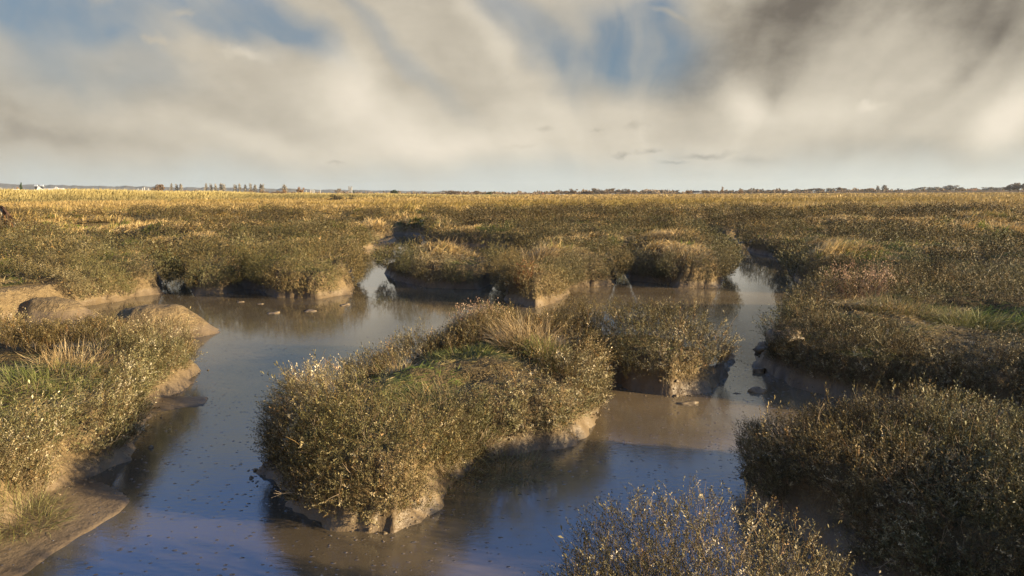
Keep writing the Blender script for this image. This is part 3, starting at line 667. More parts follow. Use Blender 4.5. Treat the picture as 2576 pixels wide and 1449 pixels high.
stems(2345, 662, .75, -.5, .75, 'forked bare stem leaning left on the far right bank')
stems(2400, 660, .75, .65, .85, 'forked bare stem leaning right on the far right bank')
stems(2490, 668, .75, .6, .6, 'short bare stem leaning right near the right frame edge')

# ------------------------------------------------------------------ clods and pellets of mud
def lump(r, sub=3, sq=.5, am=.35, sd=0):
    bm = bmesh.new(); bmesh.ops.create_icosphere(bm, subdivisions=sub, radius=1)
    V = np.array([v.co[:] for v in bm.verts]); F = np.array([[v.index for v in f.verts] for f in bm.faces]); bm.free()
    k = 1+am*fbm(V[:, 0]*1.6+sd*3.1, V[:, 1]*1.6+V[:, 2]*1.3, sd, 4)
    return V*k[:, None]*np.array([1, .75, sq])*r, F
CL = [(605,760,.16,'small flat mud clod in shallow water before the middle bank'),(655,765,.13,'pale mud clod left of three in front of the middle bank'),(690,788,.20,'long low mud clod in the brown reflection of the middle bank'),
      (868,768,.24,'dark upturned mud clod right of the lit mud nose in the channel'),(780,783,.22,'flat sliver of mud out in the channel before the middle bank'),(400,772,.18,'mud clod at the foot of the far left bank'),
      (1925,905,.24,'shaded mud block slumped off the right bank into the creek'),(1975,930,.30,'big rounded mud block under the overhang of the right bank'),(1950,880,.22,'mud block highest on the slumped ledge of the right bank'),(1905,935,.13,'small dark mud block at the water end of the slumped ledge'),
      (1730,1015,.20,'low mud clod in the shallows before the small island'),(1905,985,.12,'little dark clod in the narrow creek mouth'),(1850,990,.10,'tiny clod left of another in the narrow creek mouth'),(360,1245,.08,'small clod on the wet mud shelf under the left bank'),(1370,790,.10,'small clod beside the lit mud stump')]
M_CLOD = simple('clod_mud', (.17, .125, .072), .55, .4, .3, 14)
for i, (X, Y, r, lab) in enumerate(CL):
    c_ = P(X, Y, 0); z0 = max(-.01, float(hgt(np.array([c_[0]]), np.array([c_[1]]))[0][0])); V, F = lump(r*(.62 if X < 1900 else .8), 3, .28 if X < 1900 else .65, .8, i)
    link('mud_clod', mkmesh('mud_clod', V, F, M_CLOD, None, True), None, (c_[0], c_[1], z0), label=lab, category='mud clod', group='clods of mud lying in the creeks')
pp, ll_ = scatter(((QD < 15)*(QL < .06)*(QL > -3)).astype(float)*95*np.clip(7/np.maximum(QD, 3), .3, 1.4))
m = rng.random(len(pp)) < sst(-.25, .3, fbm(pp[:, 0]*.9, pp[:, 1]*.9, 130, 3)); pp = pp[m]; pp[:, 2] = np.maximum(pp[:, 2], 0)-.002; n = len(pp)
PRO = [lump(1, 1, .5, .5, k) for k in range(6)]
V, F, C = place(PRO, pp, frame_from(np.tile([0, 0, 1.], (n, 1)), rng.uniform(0, 6, n)), rng.uniform(.003, .010, n)*rng.choice([1, 1, 1.6], n), np.tile([.15, .1, .065], (n, 1)), 0)
link('mud_pellets', mkmesh('mud_pellets', V, F, M_WATER, None, True), kind='stuff', label='tiny wet worm casts and mud pellets on the creek surface', category='mud pellets')

pp, ll_ = scatter(((QD < 20)*(QL > -.22)*(QL < .16)*(QZ < .3)).astype(float)*200*np.clip(7/np.maximum(QD, 3), .2, 1.4))
m = rng.random(len(pp)) < .15+sst(-.1, .35, fbm(pp[:, 0]*1.4, pp[:, 1]*1.4, 131, 3)); pp = pp[m]; pp[:, 2] = np.maximum(pp[:, 2], 0); n = len(pp)
V, F, C = place([lump(1, 2, .6, .8, k+20) for k in range(6)], pp, frame_from(nrm(rng.normal(0, .3, (n, 3))+np.array([0, 0, 1.])), rng.uniform(0, 6, n)), np.exp(rng.normal(-4.75, .5, n)), np.tile([.15, .1, .065], (n, 1)), 0)
link('mud_crumbs', mkmesh('mud_crumbs', V, F, M_CLOD, None, True), kind='stuff', label='crumbled mud lumps along the foot of the banks', category='mud crumbs')

# ------------------------------------------------------------------ wreck at the left edge
M_RUST = simple('rusty_wood', (.20, .085, .035), .8, .2, .45, 6); M_GREYW = simple('grey_wood', (.36, .30, .20), .8, .2, .3, 8); M_DARKW = simple('dark_wood', (.07, .04, .025), .8, .2, .3, 8)
def bar(p, q, w, t):
    p = np.array(p, float); q = np.array(q, float); fr = frame_from((q-p)[None], np.zeros(1))[0]; V = []
    for c in (p, q):
        for a, b in ((-1, -1), (1, -1), (1, 1), (-1, 1)): V.append(c+fr[:, 0]*a*w/2+fr[:, 1]*b*t/2)
    return np.array(V), np.array([[0, 3, 2, 1], [4, 5, 6, 7], [0, 1, 5, 4], [1, 2, 6, 5], [2, 3, 7, 6], [3, 0, 4, 7]])
def multi(name, items, mat, parent, **kw):
    o = np.cumsum([0]+[len(v) for v, f in items[:-1]]); return link(name, mkmesh(name, np.concatenate([v for v, f in items]), np.concatenate([f+k for (v, f), k in zip(items, o)]), mat), parent, **kw)
wp = PD(25, 572, 36); wk = thing('wrecked_boat', 'rusty decaying timbers of a wrecked boat at the left frame edge', 'wreck', tuple(wp))
def wpt(X, Y, dy=0): return PD(X, Y, 36+dy)-wp
pls = []
for i in range(13):
    X = -62+i*8; top = 519+max(0, X-3)*.98 if X > 3 else 519-.25*(3-X)*.3+rng.uniform(0, 5); pls.append(bar(wpt(X+rng.uniform(3, 9), 578, -.1-.004*i), wpt(X, top+3, .25), .13, .03))
multi('planking', pls[::2], M_GREYW, wk)
multi('planking', pls[1::2], M_RUST, wk)
multi('gunwale', [bar(wpt(-60, 514, .22), wpt(4, 521, .22), .10, .08), bar(wpt(4, 519, .2), wpt(26, 545, .1), .11, .08), bar(wpt(25, 544, .1), wpt(54, 572, -.1), .07, .06)], M_DARKW, wk)
for X in (-30, -4, 17): multi('rib', [bar(wpt(X+8, 580, -.2), wpt(X, 521 if X < 5 else 537, -.02), .09, .07)], M_DARKW, wk)

# ------------------------------------------------------------------ far shore
def box(x0, x1, y0, y1, z0, z1):
    V = np.array([[x, y, z] for z in (z0, z1) for x, y in ((x0, y0), (x1, y0), (x1, y1), (x0, y1))], float)
    return V, np.array([[0, 3, 2, 1], [4, 5, 6, 7], [0, 1, 5, 4], [1, 2, 6, 5], [2, 3, 7, 6], [3, 0, 4, 7]])
def gable(x0, x1, y0, y1, z0, z1, ov=.3, hip=0.0):
    ym = (y0+y1)/2; V = np.array([[x0-ov, y0-ov, z0], [x1+ov, y0-ov, z0], [x1+ov, y1+ov, z0], [x0-ov, y1+ov, z0], [x0-ov+hip, ym, z1], [x1+ov-hip, ym, z1], [x0-ov, y0-ov, z0-.15], [x1+ov, y0-ov, z0-.15], [x1+ov, y1+ov, z0-.15], [x0-ov, y1+ov, z0-.15]], float)
    return V, [[0, 1, 5, 4], [2, 3, 4, 5], [1, 2, 5, 5], [3, 0, 4, 4], [6, 9, 8, 7], [6, 7, 1, 0], [7, 8, 2, 1], [8, 9, 3, 2], [9, 6, 0, 3]]
def pm(name, V, F, mat, parent=None, **kw):
    me = bpy.data.meshes.new(name); me.from_pydata([tuple(v) for v in V], [], [tuple(dict.fromkeys(int(i) for i in f)) for f in F]); me.materials.append(mat); return link(name, me, parent, **kw)
M_WHITE = simple('white_paint', (.60, .59, .56), .5, .3, .05); M_SLATE = simple('dark_slate', (.06, .065, .08), .7, .3, .1); M_TILE = simple('red_tile', (.36, .12, .06), .8, .2, .15)
M_BRICK = simple('brick', (.30, .13, .08), .85, .2, .2); M_BLUEG = simple('pale_blue_cladding', (.42, .46, .50), .6, .3, .05); M_STONE = simple('grey_stone', (.26, .25, .24), .9, .2, .1); M_GLASS = simple('dark_window', (.03, .035, .04), .15, .6, 0)
GZ = .65
def at(X, d): p = PD(X, 480, d); return float(p[0])
def topz(X, Y, d): return float(PD(X, Y, d)[2])
MPX = 1/K/FPX                                            # metres per photograph pixel per metre of distance
# trees
def crown(r, kind):
    V = []; F = []; C = []
    def fl(p, s, c):
        u = nrm(r.normal(0, 1, (1, 3)))[0]; v = nrm(np.cross(u, r.normal(0, 1, 3))[None])[0]; b = len(V); V.extend([p+u*s, p-u*s*.5+v*s*.8, p-u*s*.5-v*s*.8]); F.append([b, b+1, b+2]); C.extend([c]*3)
    n = {'round': 1300, 'poplar': 520, 'conifer': 900, 'bush': 800, 'wide': 1500}[kind]
    if kind in ('round', 'wide'): cl = [(np.array([r.normal(0, .22), r.normal(0, .2), r.uniform(.38, .88)]), r.uniform(.10, .2)) for _ in range(16)]
    elif kind == 'bush': cl = [(np.array([r.normal(0, .3), r.normal(0, .2), r.uniform(.15, .7)]), r.uniform(.15, .26)) for _ in range(12)]
    elif kind == 'poplar': cl = [(np.array([r.normal(0, .05), r.normal(0, .05), z]), .07+.06*math.sin(z*3)) for z in np.linspace(.15, .97, 14)]
    else: cl = [(np.array([r.normal(0, .03), r.normal(0, .03), z]), .32*(1-z)+.03) for z in np.linspace(.12, .97, 16)]
    for _ in range(n):
        c, q = cl[r.integers(len(cl))]; d = nrm(r.normal(0, 1, (1, 3)))[0]*q*r.uniform(.4, 1)**.5; fl(c+d*np.array([1, 1, .8 if kind != 'poplar' else 1.6]), r.uniform(.025, .055), 1+r.normal(0, .16))
    return np.array(V), np.array(F), np.array(C)
def limbs(r, kind):
    it = [bar([0, 0, -.02], [0, 0, .45 if kind != 'conifer' else .9], .035, .035)]
    if kind in ('round', 'wide', 'bush'):
        for _ in range(9):
            a = r.uniform(0, 6.28); it.append(bar([0, 0, r.uniform(.15, .4)], [math.cos(a)*.28, math.sin(a)*.28, r.uniform(.5, .9)], .014, .014))
    return it
tr = np.random.default_rng(11); CR = {k: [(crown(tr, k), limbs(tr, k)) for _ in range(3)] for k in ('round', 'poplar', 'conifer', 'bush', 'wide')}
TC = {'brown': (.22, .15, .09), 'grey': (.24, .19, .14), 'orange': (.30, .175, .075), 'green': (.045, .07, .03), 'pale': (.30, .265, .21), 'dark': (.075, .065, .04)}
TM = {}
def tree(X, top, w, kind, col, d, label, group=None, name=None, base=None):
    z1 = topz(X, top, d); z0 = GZ if base is None else base; h = z1-z0; wd = w*MPX*d; sw = wd/{'round': .75, 'wide': .8, 'poplar': .3, 'conifer': .62, 'bush': .95}[kind]
    v = tr.integers(3); key = (kind, col, int(v))
    if key not in TM:
        (V, F, C), lb = CR[kind][v]; cc = np.clip(np.array(TC[col])[None]*C[:, None], 0, 1); o = np.cumsum([0]+[len(a) for a, f in lb[:-1]]); LV = np.concatenate([a for a, f in lb]); LF = np.concatenate([f+k for (a, f), k in zip(lb, o)])
        TM[key] = (mkmesh('crown', V, F, M_TREE, cc), mkmesh('trunk', LV, LF, M_TREE, np.tile(np.array(TC['brown'])*.6, (len(LV), 1))))
    e = thing(name or ('bush' if kind == 'bush' else 'tree'), label, 'bush' if kind == 'bush' else 'tree', (at(X, d), d, z0), group)
    c = link('crown', TM[key][0], e); t = link('trunk', TM[key][1], e); rz = tr.uniform(0, 6.28)
    for o in (c, t): o.scale = (sw, sw, h); o.rotation_euler = (0, 0, rz)
G1 = 'bare winter trees along the far shore'
B1 = 'bare brown winter tree in the far tree line behind the caravan park'; B2 = 'bare brown winter tree in the far tree line behind the ten pale chalets'; B3 = 'bare grey winter tree in the tree line at the far right'; B0 = 'bare pale poplar in the row beyond the reed ridge at left'
tree(54, 459, 12, 'conifer', 'green', 420, 'lone dark conifer above the reed ridge near the left frame edge'); tree(40, 464, 22, 'bush', 'orange', 440, 'orange brown bush just left of the lone dark conifer')
tree(402, 461, 26, 'round', 'brown', 600, 'rounded brown tree at the left end of the poplar row'); 
for X in (431, 444, 455, 518, 530, 543, 557, 564, 591, 604, 617, 631, 641, 656, 662): tree(X, 464+tr.uniform(-1, 3), 7+tr.uniform(0, 4), 'poplar', 'pale', 620, B0, 'poplars beyond the reed ridge')
for X, t, w, c in ((425, 474, 30, 'brown'), (465, 474, 34, 'brown'), (495, 472, 24, 'brown'), (540, 476, 40, 'brown'), (585, 477, 40, 'brown'), (625, 475, 40, 'brown'), (665, 475, 34, 'brown'), (690, 477, 24, 'brown')):
    tree(X, t, w, 'bush', c, 600, 'low brown thicket at the foot of the poplar row beyond the reed ridge', 'brown thickets under the poplars')
tree(713, 472, 16, 'bush', 'orange', 600, 'orange bush beyond the ridge right of the poplar row'); tree(718, 467, 14, 'poplar', 'pale', 620, 'pale bare poplar rising behind the orange bush'); tree(758, 469, 16, 'round', 'orange', 600, 'rusty tree left of the white boat masts')
tree(851, 473, 15, 'round', 'grey', 1300, 'small domed bare tree left of the hazy church tower'); tree(890, 479, 7, 'round', 'green', 900, 'small green tree just right of the hazy church tower'); tree(990, 477, 20, 'round', 'green', 500, 'dark green tree standing behind the reed ridge right of the church tower')
tree(843, 484, 40, 'bush', 'dark', 168, 'large dark gorse bush on the reed ridge', name='gorse_bush', base=.6); tree(877, 494, 26, 'bush', 'dark', 170, 'smaller dark gorse bush on the reed ridge right of the larger one', name='gorse_bush', base=.6)
tree(1228, 480, 22, 'bush', 'green', 700, 'dark green bush in the distant tree line above the reeds right of centre'); tree(1135, 478, 42, 'wide', 'brown', 740, 'wide brown wood edge beyond the reeds left of the dark green bush'); tree(1198, 479, 20, 'round', 'brown', 740, 'small bare tree beyond the reeds touching the dark green bush')
for X, t, w, c in ((1400, 480, 16, 'grey'), (1420, 479, 18, 'brown'), (1443, 474, 20, 'brown'), (1470, 481, 20, 'brown'), (1485, 479, 16, 'brown'), (1498, 473, 24, 'grey'), (1520, 479, 18, 'brown'), (1538, 473, 18, 'brown'), (1555, 476, 17, 'brown'), (1577, 474, 20, 'brown'), (1595, 477, 16, 'grey'), (1618, 478, 20, 'grey'), (1637, 480, 18, 'grey'), (1664, 477, 14, 'grey'), (1681, 481, 20, 'brown'), (1701, 478, 16, 'brown')):
    tree(X, t, w, 'round', c, 790+tr.uniform(0, 50), B1, G1)
tree(1603, 483, 18, 'bush', 'orange', 770, 'bright orange bush among the bare trees behind the caravans'); tree(1714, 483, 12, 'bush', 'green', 760, 'dark evergreen just left of the orange tree by the white house'); tree(1731, 479, 14, 'round', 'orange', 770, 'orange tree immediately left of the white house')
tree(1817, 471, 6, 'poplar', 'orange', 780, 'thin orange poplar between the white house and the chalets'); tree(1860, 478, 15, 'round', 'orange', 790, 'orange tree behind the second pale chalet'); tree(1862, 473, 10, 'round', 'dark', 830, 'dark round tree top behind the orange tree')
for X, t, w, c in ((1775, 478, 22, 'brown'), (1795, 478, 22, 'brown'), (1835, 478, 18, 'grey'), (1882, 478, 18, 'grey'), (1900, 478, 18, 'brown'), (1915, 478, 18, 'brown'), (1935, 477, 20, 'brown'), (1955, 478, 18, 'brown'), (1972, 476, 18, 'brown'), (1990, 478, 16, 'grey'), (2004, 474, 14, 'pale')):
    tree(X, t, w, 'round', c, 800+tr.uniform(0, 40), B2, G1)
for X, t, w, c in ((2039, 474, 19, 'brown'), (2060, 472, 26, 'brown'), (2089, 471, 26, 'pale'), (2112, 471, 22, 'brown'), (2127, 472, 16, 'grey'), (2147, 477, 22, 'grey'), (2165, 478, 20, 'brown'), (2302, 473, 18, 'pale'), (2335, 468, 38, 'pale'), (2361, 470, 20, 'grey'), (2390, 464, 34, 'pale'), (2415, 470, 16, 'grey'), (2436, 472, 24, 'grey'), (2493, 469, 34, 'pale'), (2526, 470, 26, 'grey'), (2280, 476, 22, 'grey'), (2255, 477, 18, 'grey'), (2470, 474, 20, 'grey')):
    tree(X, t, w, 'wide' if w > 24 else 'round', c, 860+tr.uniform(0, 60), B3, G1)
tree(2017, 477, 15, 'round', 'dark', 840, 'dark evergreen at the right end of the row of chalets'); tree(2185, 473, 26, 'round', 'orange', 840, 'broad orange tree above the long white caravan'); tree(2207, 468, 8, 'poplar', 'grey', 840, 'thin poplar just right of the broad orange tree'); tree(2223, 467, 14, 'poplar', 'grey', 840, 'fuller poplar, second to the right of the broad orange tree')
tree(2562, 456, 34, 'wide', 'grey', 640, 'tallest bare tree on the skyline at the right frame edge'); tree(2541, 462, 18, 'round', 'grey', 640, 'bare tree leaning beside the tallest one at the right frame edge'); tree(2582, 460, 20, 'round', 'grey', 640, 'bare tree cut off by the right frame edge')
# continuous low scrub along the shore
def wood():
    n = 26000; X = rng.uniform(700, 2640, n); d = rng.uniform(800, 960, n); hh = 3.0+2.2*vn(X*.045, d*.004, 3)+1.2*vn(X*.2, d*.01, 4); x = (X-1288)/K/FPX*d
    z = GZ+rng.random(n)**.8*hh*1.25; c = lerp3([(.11, .085, .06), (.20, .14, .085), (.26, .19, .12)], .5+.4*vn(X*.06, X*0, 5)+rng.normal(0, .15, n))
    pr = [(np.array([[0, -.6, -.3], [0, .6, -.3], [.2, 0, .8]]), np.array([[0, 1, 2]])), (np.array([[-.6, 0, -.4], [.6, 0, -.3], [0, .2, .7]]), np.array([[0, 1, 2]]))]
    return place(pr, np.stack([x, d, z], -1), frame_from(nrm(rng.normal(0, .4, (n, 3))+np.array([0, 0, 1.])), rng.uniform(0, 6, n)), rng.uniform(.8, 1.9, n), c, .1)
V, F, C = wood(); link('far_woodland', mkmesh('far_woodland', V, F, M_TREE, C), kind='stuff', label='low brown woodland massed along the far shore', category='woodland')
# hills
def hills(x0, x1, d0, d1, f, name):
    xs = np.linspace(x0, x1, 500); ds = np.linspace(d0, d1, 14); V = []
    for j, d in enumerate(ds):
        t = math.sin(math.pi*j/13)
        for X in xs: V.append([(X-1288)/K/FPX*d, d, GZ-1+max(0, f(X, d))*t])
    i = np.arange(500*14).reshape(14, 500); F = np.stack([i[:-1, :-1], i[:-1, 1:], i[1:, 1:], i[1:, :-1]], -1).reshape(-1, 4)
    return link(name, mkmesh(name, np.array(V), F, M_HILL, None, False), kind='structure')
M_HILL = simple('wooded_hill', (.15, .13, .10), .95, .1, .35, .02)
def hf(X, d):
    t = np.interp(X, [-400, 0, 60, 200, 430, 700, 1000, 1400], [455, 460, 463, 466, 469, 474, 479, 487]); w = 1.2*float(vn(np.array(X*.07), np.array(0.), 2))+.7*float(vn(np.array(X*.25), np.array(0.), 5))
    return topz(X, t+w, 3600)-GZ
hills(-500, 1350, 3300, 4000, hf, 'hills')
# sea wall: a dark low bank in front of the caravans
def seawall():
    V = []; xs = np.linspace(1335, 2750, 400)
    for X in xs:
        d = np.interp(X, [1335, 2050, 2750], [690, 740, 780]); h = 1.3+.5*float(vn(np.array(X*.08), np.array(1.), 9))+np.interp(X, [1335, 2100, 2600], [0, .4, 2.2]); x = (X-1288)/K/FPX*d
        for y, z in ((d, GZ-.2), (d+1.5, GZ+h*.8), (d+3, GZ+h), (d+5, GZ+h), (d+10, GZ-.2)): V.append([x*y/d, y, z])
    i = np.arange(400*5).reshape(400, 5); F = np.stack([i[:-1, :-1], i[1:, :-1], i[1:, 1:], i[:-1, 1:]], -1).reshape(-1, 4)
    link('sea_wall', mkmesh('sea_wall', np.array(V), F, simple('dark_bank', (.075, .055, .04), .95, .1, .4, .15)), label='low dark shoreline bank between golden marsh and caravans', category='sea wall')
seawall()
def house(name, X0, X1, top, d, label, cat, wall, roof, rf=.45, group=None, hip=0, depth=None, win=0, base=None):
    x0, x1 = at(X0, d), at(X1, d); zt = topz((X0+X1)/2, top, d); b = GZ if base is None else base; dy = depth or (x1-x0)*.6; xc = (x0+x1)/2; hw = (x1-x0)/2
    e = thing(name, label, cat, (xc, d, b), group); H = zt-b
    pm('wall', *box(-hw, hw, 0, dy, 0, H*(1-rf)), wall, e); pm('roof', *gable(-hw, hw, 0, dy, H*(1-rf)+.02, H, .25, hip), roof, e)
    for k in range(win):
        wx = -hw+(k+.5)*2*hw/win; V, F = box(wx-.5, wx+.5, -.06, -.005, H*(1-rf)*.35, H*(1-rf)*.78); pm('window', V, F, M_GLASS, e)
    return e
# white marquees and sheds beyond the ridge on the left
house('marquee', -10, 8, 471, 330, 'white tent roof cut off by the left frame edge', 'marquee', M_WHITE, M_WHITE, .5, hip=2.2)
house('shed', 29, 43, 475, 330, 'long low white roof left of the lone conifer', 'shed', M_WHITE, M_WHITE, .15)
mq = thing('marquee', 'tall white peaked tent, left of the two white roofs near the conifer', 'marquee', (at(97, 330), 330, GZ)); zt = topz(93, 468, 330)-GZ
pm('canopy', [[-2.2, 0, zt*.35], [2.9, 0, zt*.35], [2.9, 4, zt*.35], [-2.2, 4, zt*.35], [-1.4, 2, zt], [0, 2, zt*.86]], [[0, 1, 5, 4], [1, 2, 5], [2, 3, 4, 5], [3, 0, 4], [0, 3, 2, 1]], M_WHITE, mq); pm('wall', *box(-2.1, 2.8, .1, 3.9, 0, zt*.34), M_WHITE, mq)
house('shed', 128, 148, 468, 340, 'white gabled building with finial above the reed ridge', 'shed', M_WHITE, M_WHITE, .4, hip=2.4); house('shed', 108, 130, 474, 345, 'low white roof joined to the left of the white gabled building', 'shed', M_WHITE, M_WHITE, .2); house('shed', 148, 158, 473, 345, 'low white block at the right of the white gabled building', 'shed', M_WHITE, M_WHITE, .15)
for X, lab in ((91, 'dark hut with white flat top, left of a pair behind the tall white tent'), (105, 'dark hut with white flat top, right of a pair behind the tall white tent')):
    e = house('hut', X-3, X+3, 464.5, 360, lab, 'hut', M_SLATE, M_BLUEG, .1)
house('shed', 180, 190, 473, 330, 'small dark roofed hut on the reed ridge right of the white buildings', 'shed', M_WHITE, M_SLATE, .3)
def boat(X, top, d, label, g='masts of boats beyond the reed ridge'):
    e = thing('sailing_boat', label, 'boat', (at(X, d), d, GZ), g); zt = topz(X, top, d)-GZ
    pm('hull', [[-1, 0, 0], [1, 0, 0], [1.1, 0, 1], [-1.1, 0, 1], [-.9, 6, .1], [.9, 6, .1], [1, 6, 1], [-1, 6, 1], [0, -2.2, .9]], [[0, 1, 5, 4], [3, 2, 6, 7][::-1], [0, 4, 7, 3], [1, 2, 6, 5], [4, 5, 6, 7], [0, 3, 8], [1, 8, 2], [0, 8, 1], [3, 2, 8]], M_WHITE, e)
    pm('mast', *box(-.10, .10, 2, 2.2, 1, zt), M_WHITE, e)
for X, t in ((341, 474), (352, 473), (357, 470.5), (366, 474), (368, 473)): boat(X, t, 300, 'white boat mast in the small cluster above the ridge left of the brown round tree')
for X, t in ((767, 479), (778, 477), (782, 477), (785, 476), (788, 478), (803, 477)): boat(X, t, 340, 'white boat mast in the cluster above the ridge left of the gorse bushes')
for X, w, t in ((405, 6, 485), (414, 12, 483.5), (428, 12, 486), (457, 8, 486.5), (475, 16, 485.5), (509, 8, 484), (531, 12, 484.5), (565, 14, 486.5), (594, 10, 484), (619, 10, 484), (634, 12, 484.5)):
    house('tent', X-w/2, X+w/2, t, 420, {405: 'small white roof, leftmost of the row under the brown round tree', 414: 'white peaked tent under the brown round tree', 428: 'low white roof right of the peaked tent under the brown tree', 457: 'tiny low white roof midway along the ridge top', 475: 'wide low white roof before the first gap in the poplars', 509: 'narrow steep white tent left of the second group of poplars', 531: 'white tent beneath the second group of poplars', 565: 'wide flat white tent right end of the second group of poplars', 594: 'white pyramid tent, left of a matching pair', 619: 'white pyramid tent, right of a matching pair', 634: 'low pinkish white roof right of the pyramid tents'}[X], 'tent', M_WHITE, M_WHITE, .5 if w < 13 else .25, hip=w*MPX*420*.4 if w < 13 else .5)
# church tower, brick spire
e = thing('church_tower', 'faint square church tower with corner pinnacles on the skyline', 'church tower', (at(880.5, 3000), 3000, GZ)); zt = topz(880, 472, 3000)-GZ; hw = 4*MPX*3000
pm('tower', *box(-hw, hw, 0, 2*hw, 0, zt), M_STONE, e)
for sx in (-1, 1):
    for sy in (0, 1): pm('pinnacle', *box(sx*hw*.78-hw*.2, sx*hw*.78+hw*.2, sy*1.5*hw+.1*hw, sy*1.5*hw+.45*hw, zt+.02, zt+6.5), M_STONE, e)
e = thing('brick_spire', 'small red brick spire at the right end of the reed ridge', 'spire', (at(1366, 700), 700, GZ)); zt = topz(1366, 483, 700)-GZ; hw = 2.2*MPX*700
pm('tower', *box(-hw, hw, 0, 2*hw, 0, zt*.5), M_BRICK, e); pm('spire', [[-hw, 0, zt*.505], [hw, 0, zt*.505], [hw, 2*hw, zt*.505], [-hw, 2*hw, zt*.505], [0, hw, zt]], [[0, 1, 4], [1, 2, 4], [2, 3, 4], [3, 0, 4], [0, 3, 2, 1]], M_BRICK, e)
# caravans
for i in range(31):
    X = 1379+i*10.2+rng.uniform(-1, 1)
    if i in (1, 12, 20, 25): continue
    w = rng.uniform(5.5, 9)
    house('caravan', X-w/2, X+w/2, 488.2+rng.uniform(-.4, .5)-(X-1379)*.003, 712, 'white caravan parked in the long row along the far shore', 'caravan', M_BLUEG, M_WHITE, .42, 'white caravans parked along the far shore', hip=.3, depth=7)
ORD = ['leftmost', 'second from the left', 'third from the left', 'fourth from the left', 'fifth from the left', 'fifth from the right', 'fourth from the right', 'third from the right', 'second from the right', 'rightmost']
for i, X in enumerate((1847.5, 1861.8, 1876.3, 1890.8, 1905.5, 1920, 1934.6, 1949, 1963.8, 1978.4)):
    house('chalet', X-3, X+3, 486.4-i*.08, 735, 'pale blue grey chalet, %s in the row of ten' % ORD[i], 'chalet', M_BLUEG, M_WHITE, .22, 'ten pale chalets on the far shore', win=1, depth=5)
e = house('white_house', 1746, 1766, 484.5, 725, 'white house with dark upper roof standing out on the far shore', 'house', M_WHITE, M_WHITE, .2, win=3)
x = at(1754, 725)-at(1756, 725); pm('upper_storey', *box(x-2.6, x+2.6, .8, 5, topz(1756, 485.6, 725)-GZ, topz(1756, 482, 725)-GZ), M_SLATE, e); pm('upper_roof', *gable(x-2.8, x+2.8, .7, 5.1, topz(1756, 482, 725)-GZ+.17, topz(1756, 479.6, 725)-GZ, .4, .8), M_SLATE, e)
house('caravan', 2190, 2211, 484.3, 800, 'long cream caravan alone under the broad orange tree', 'caravan', M_WHITE, M_WHITE, .25, base=1.6)
house('house', 2234, 2247, 478.5, 860, 'red roofed house right of the two poplars', 'house', M_BRICK, M_TILE, .5); house('house', 2442, 2461, 475.5, 850, 'red tiled house in the trees at the far right', 'house', M_BRICK, M_TILE, .5, win=3)
e = thing('water_tower', 'small dark tower above the trees right of the red roofed house', 'tower', (at(2260, 900), 900, GZ)); zt = topz(2260, 474, 900)-GZ
pm('shaft', *box(-.7, .7, 0, 1.4, 0, zt*.85), M_SLATE, e); pm('tank', *box(-1.1, 1.1, -.4, 1.8, zt*.852, zt), M_SLATE, e)
boat(2402.7, 474, 790, 'single pale mast against the trees at the far right', None)


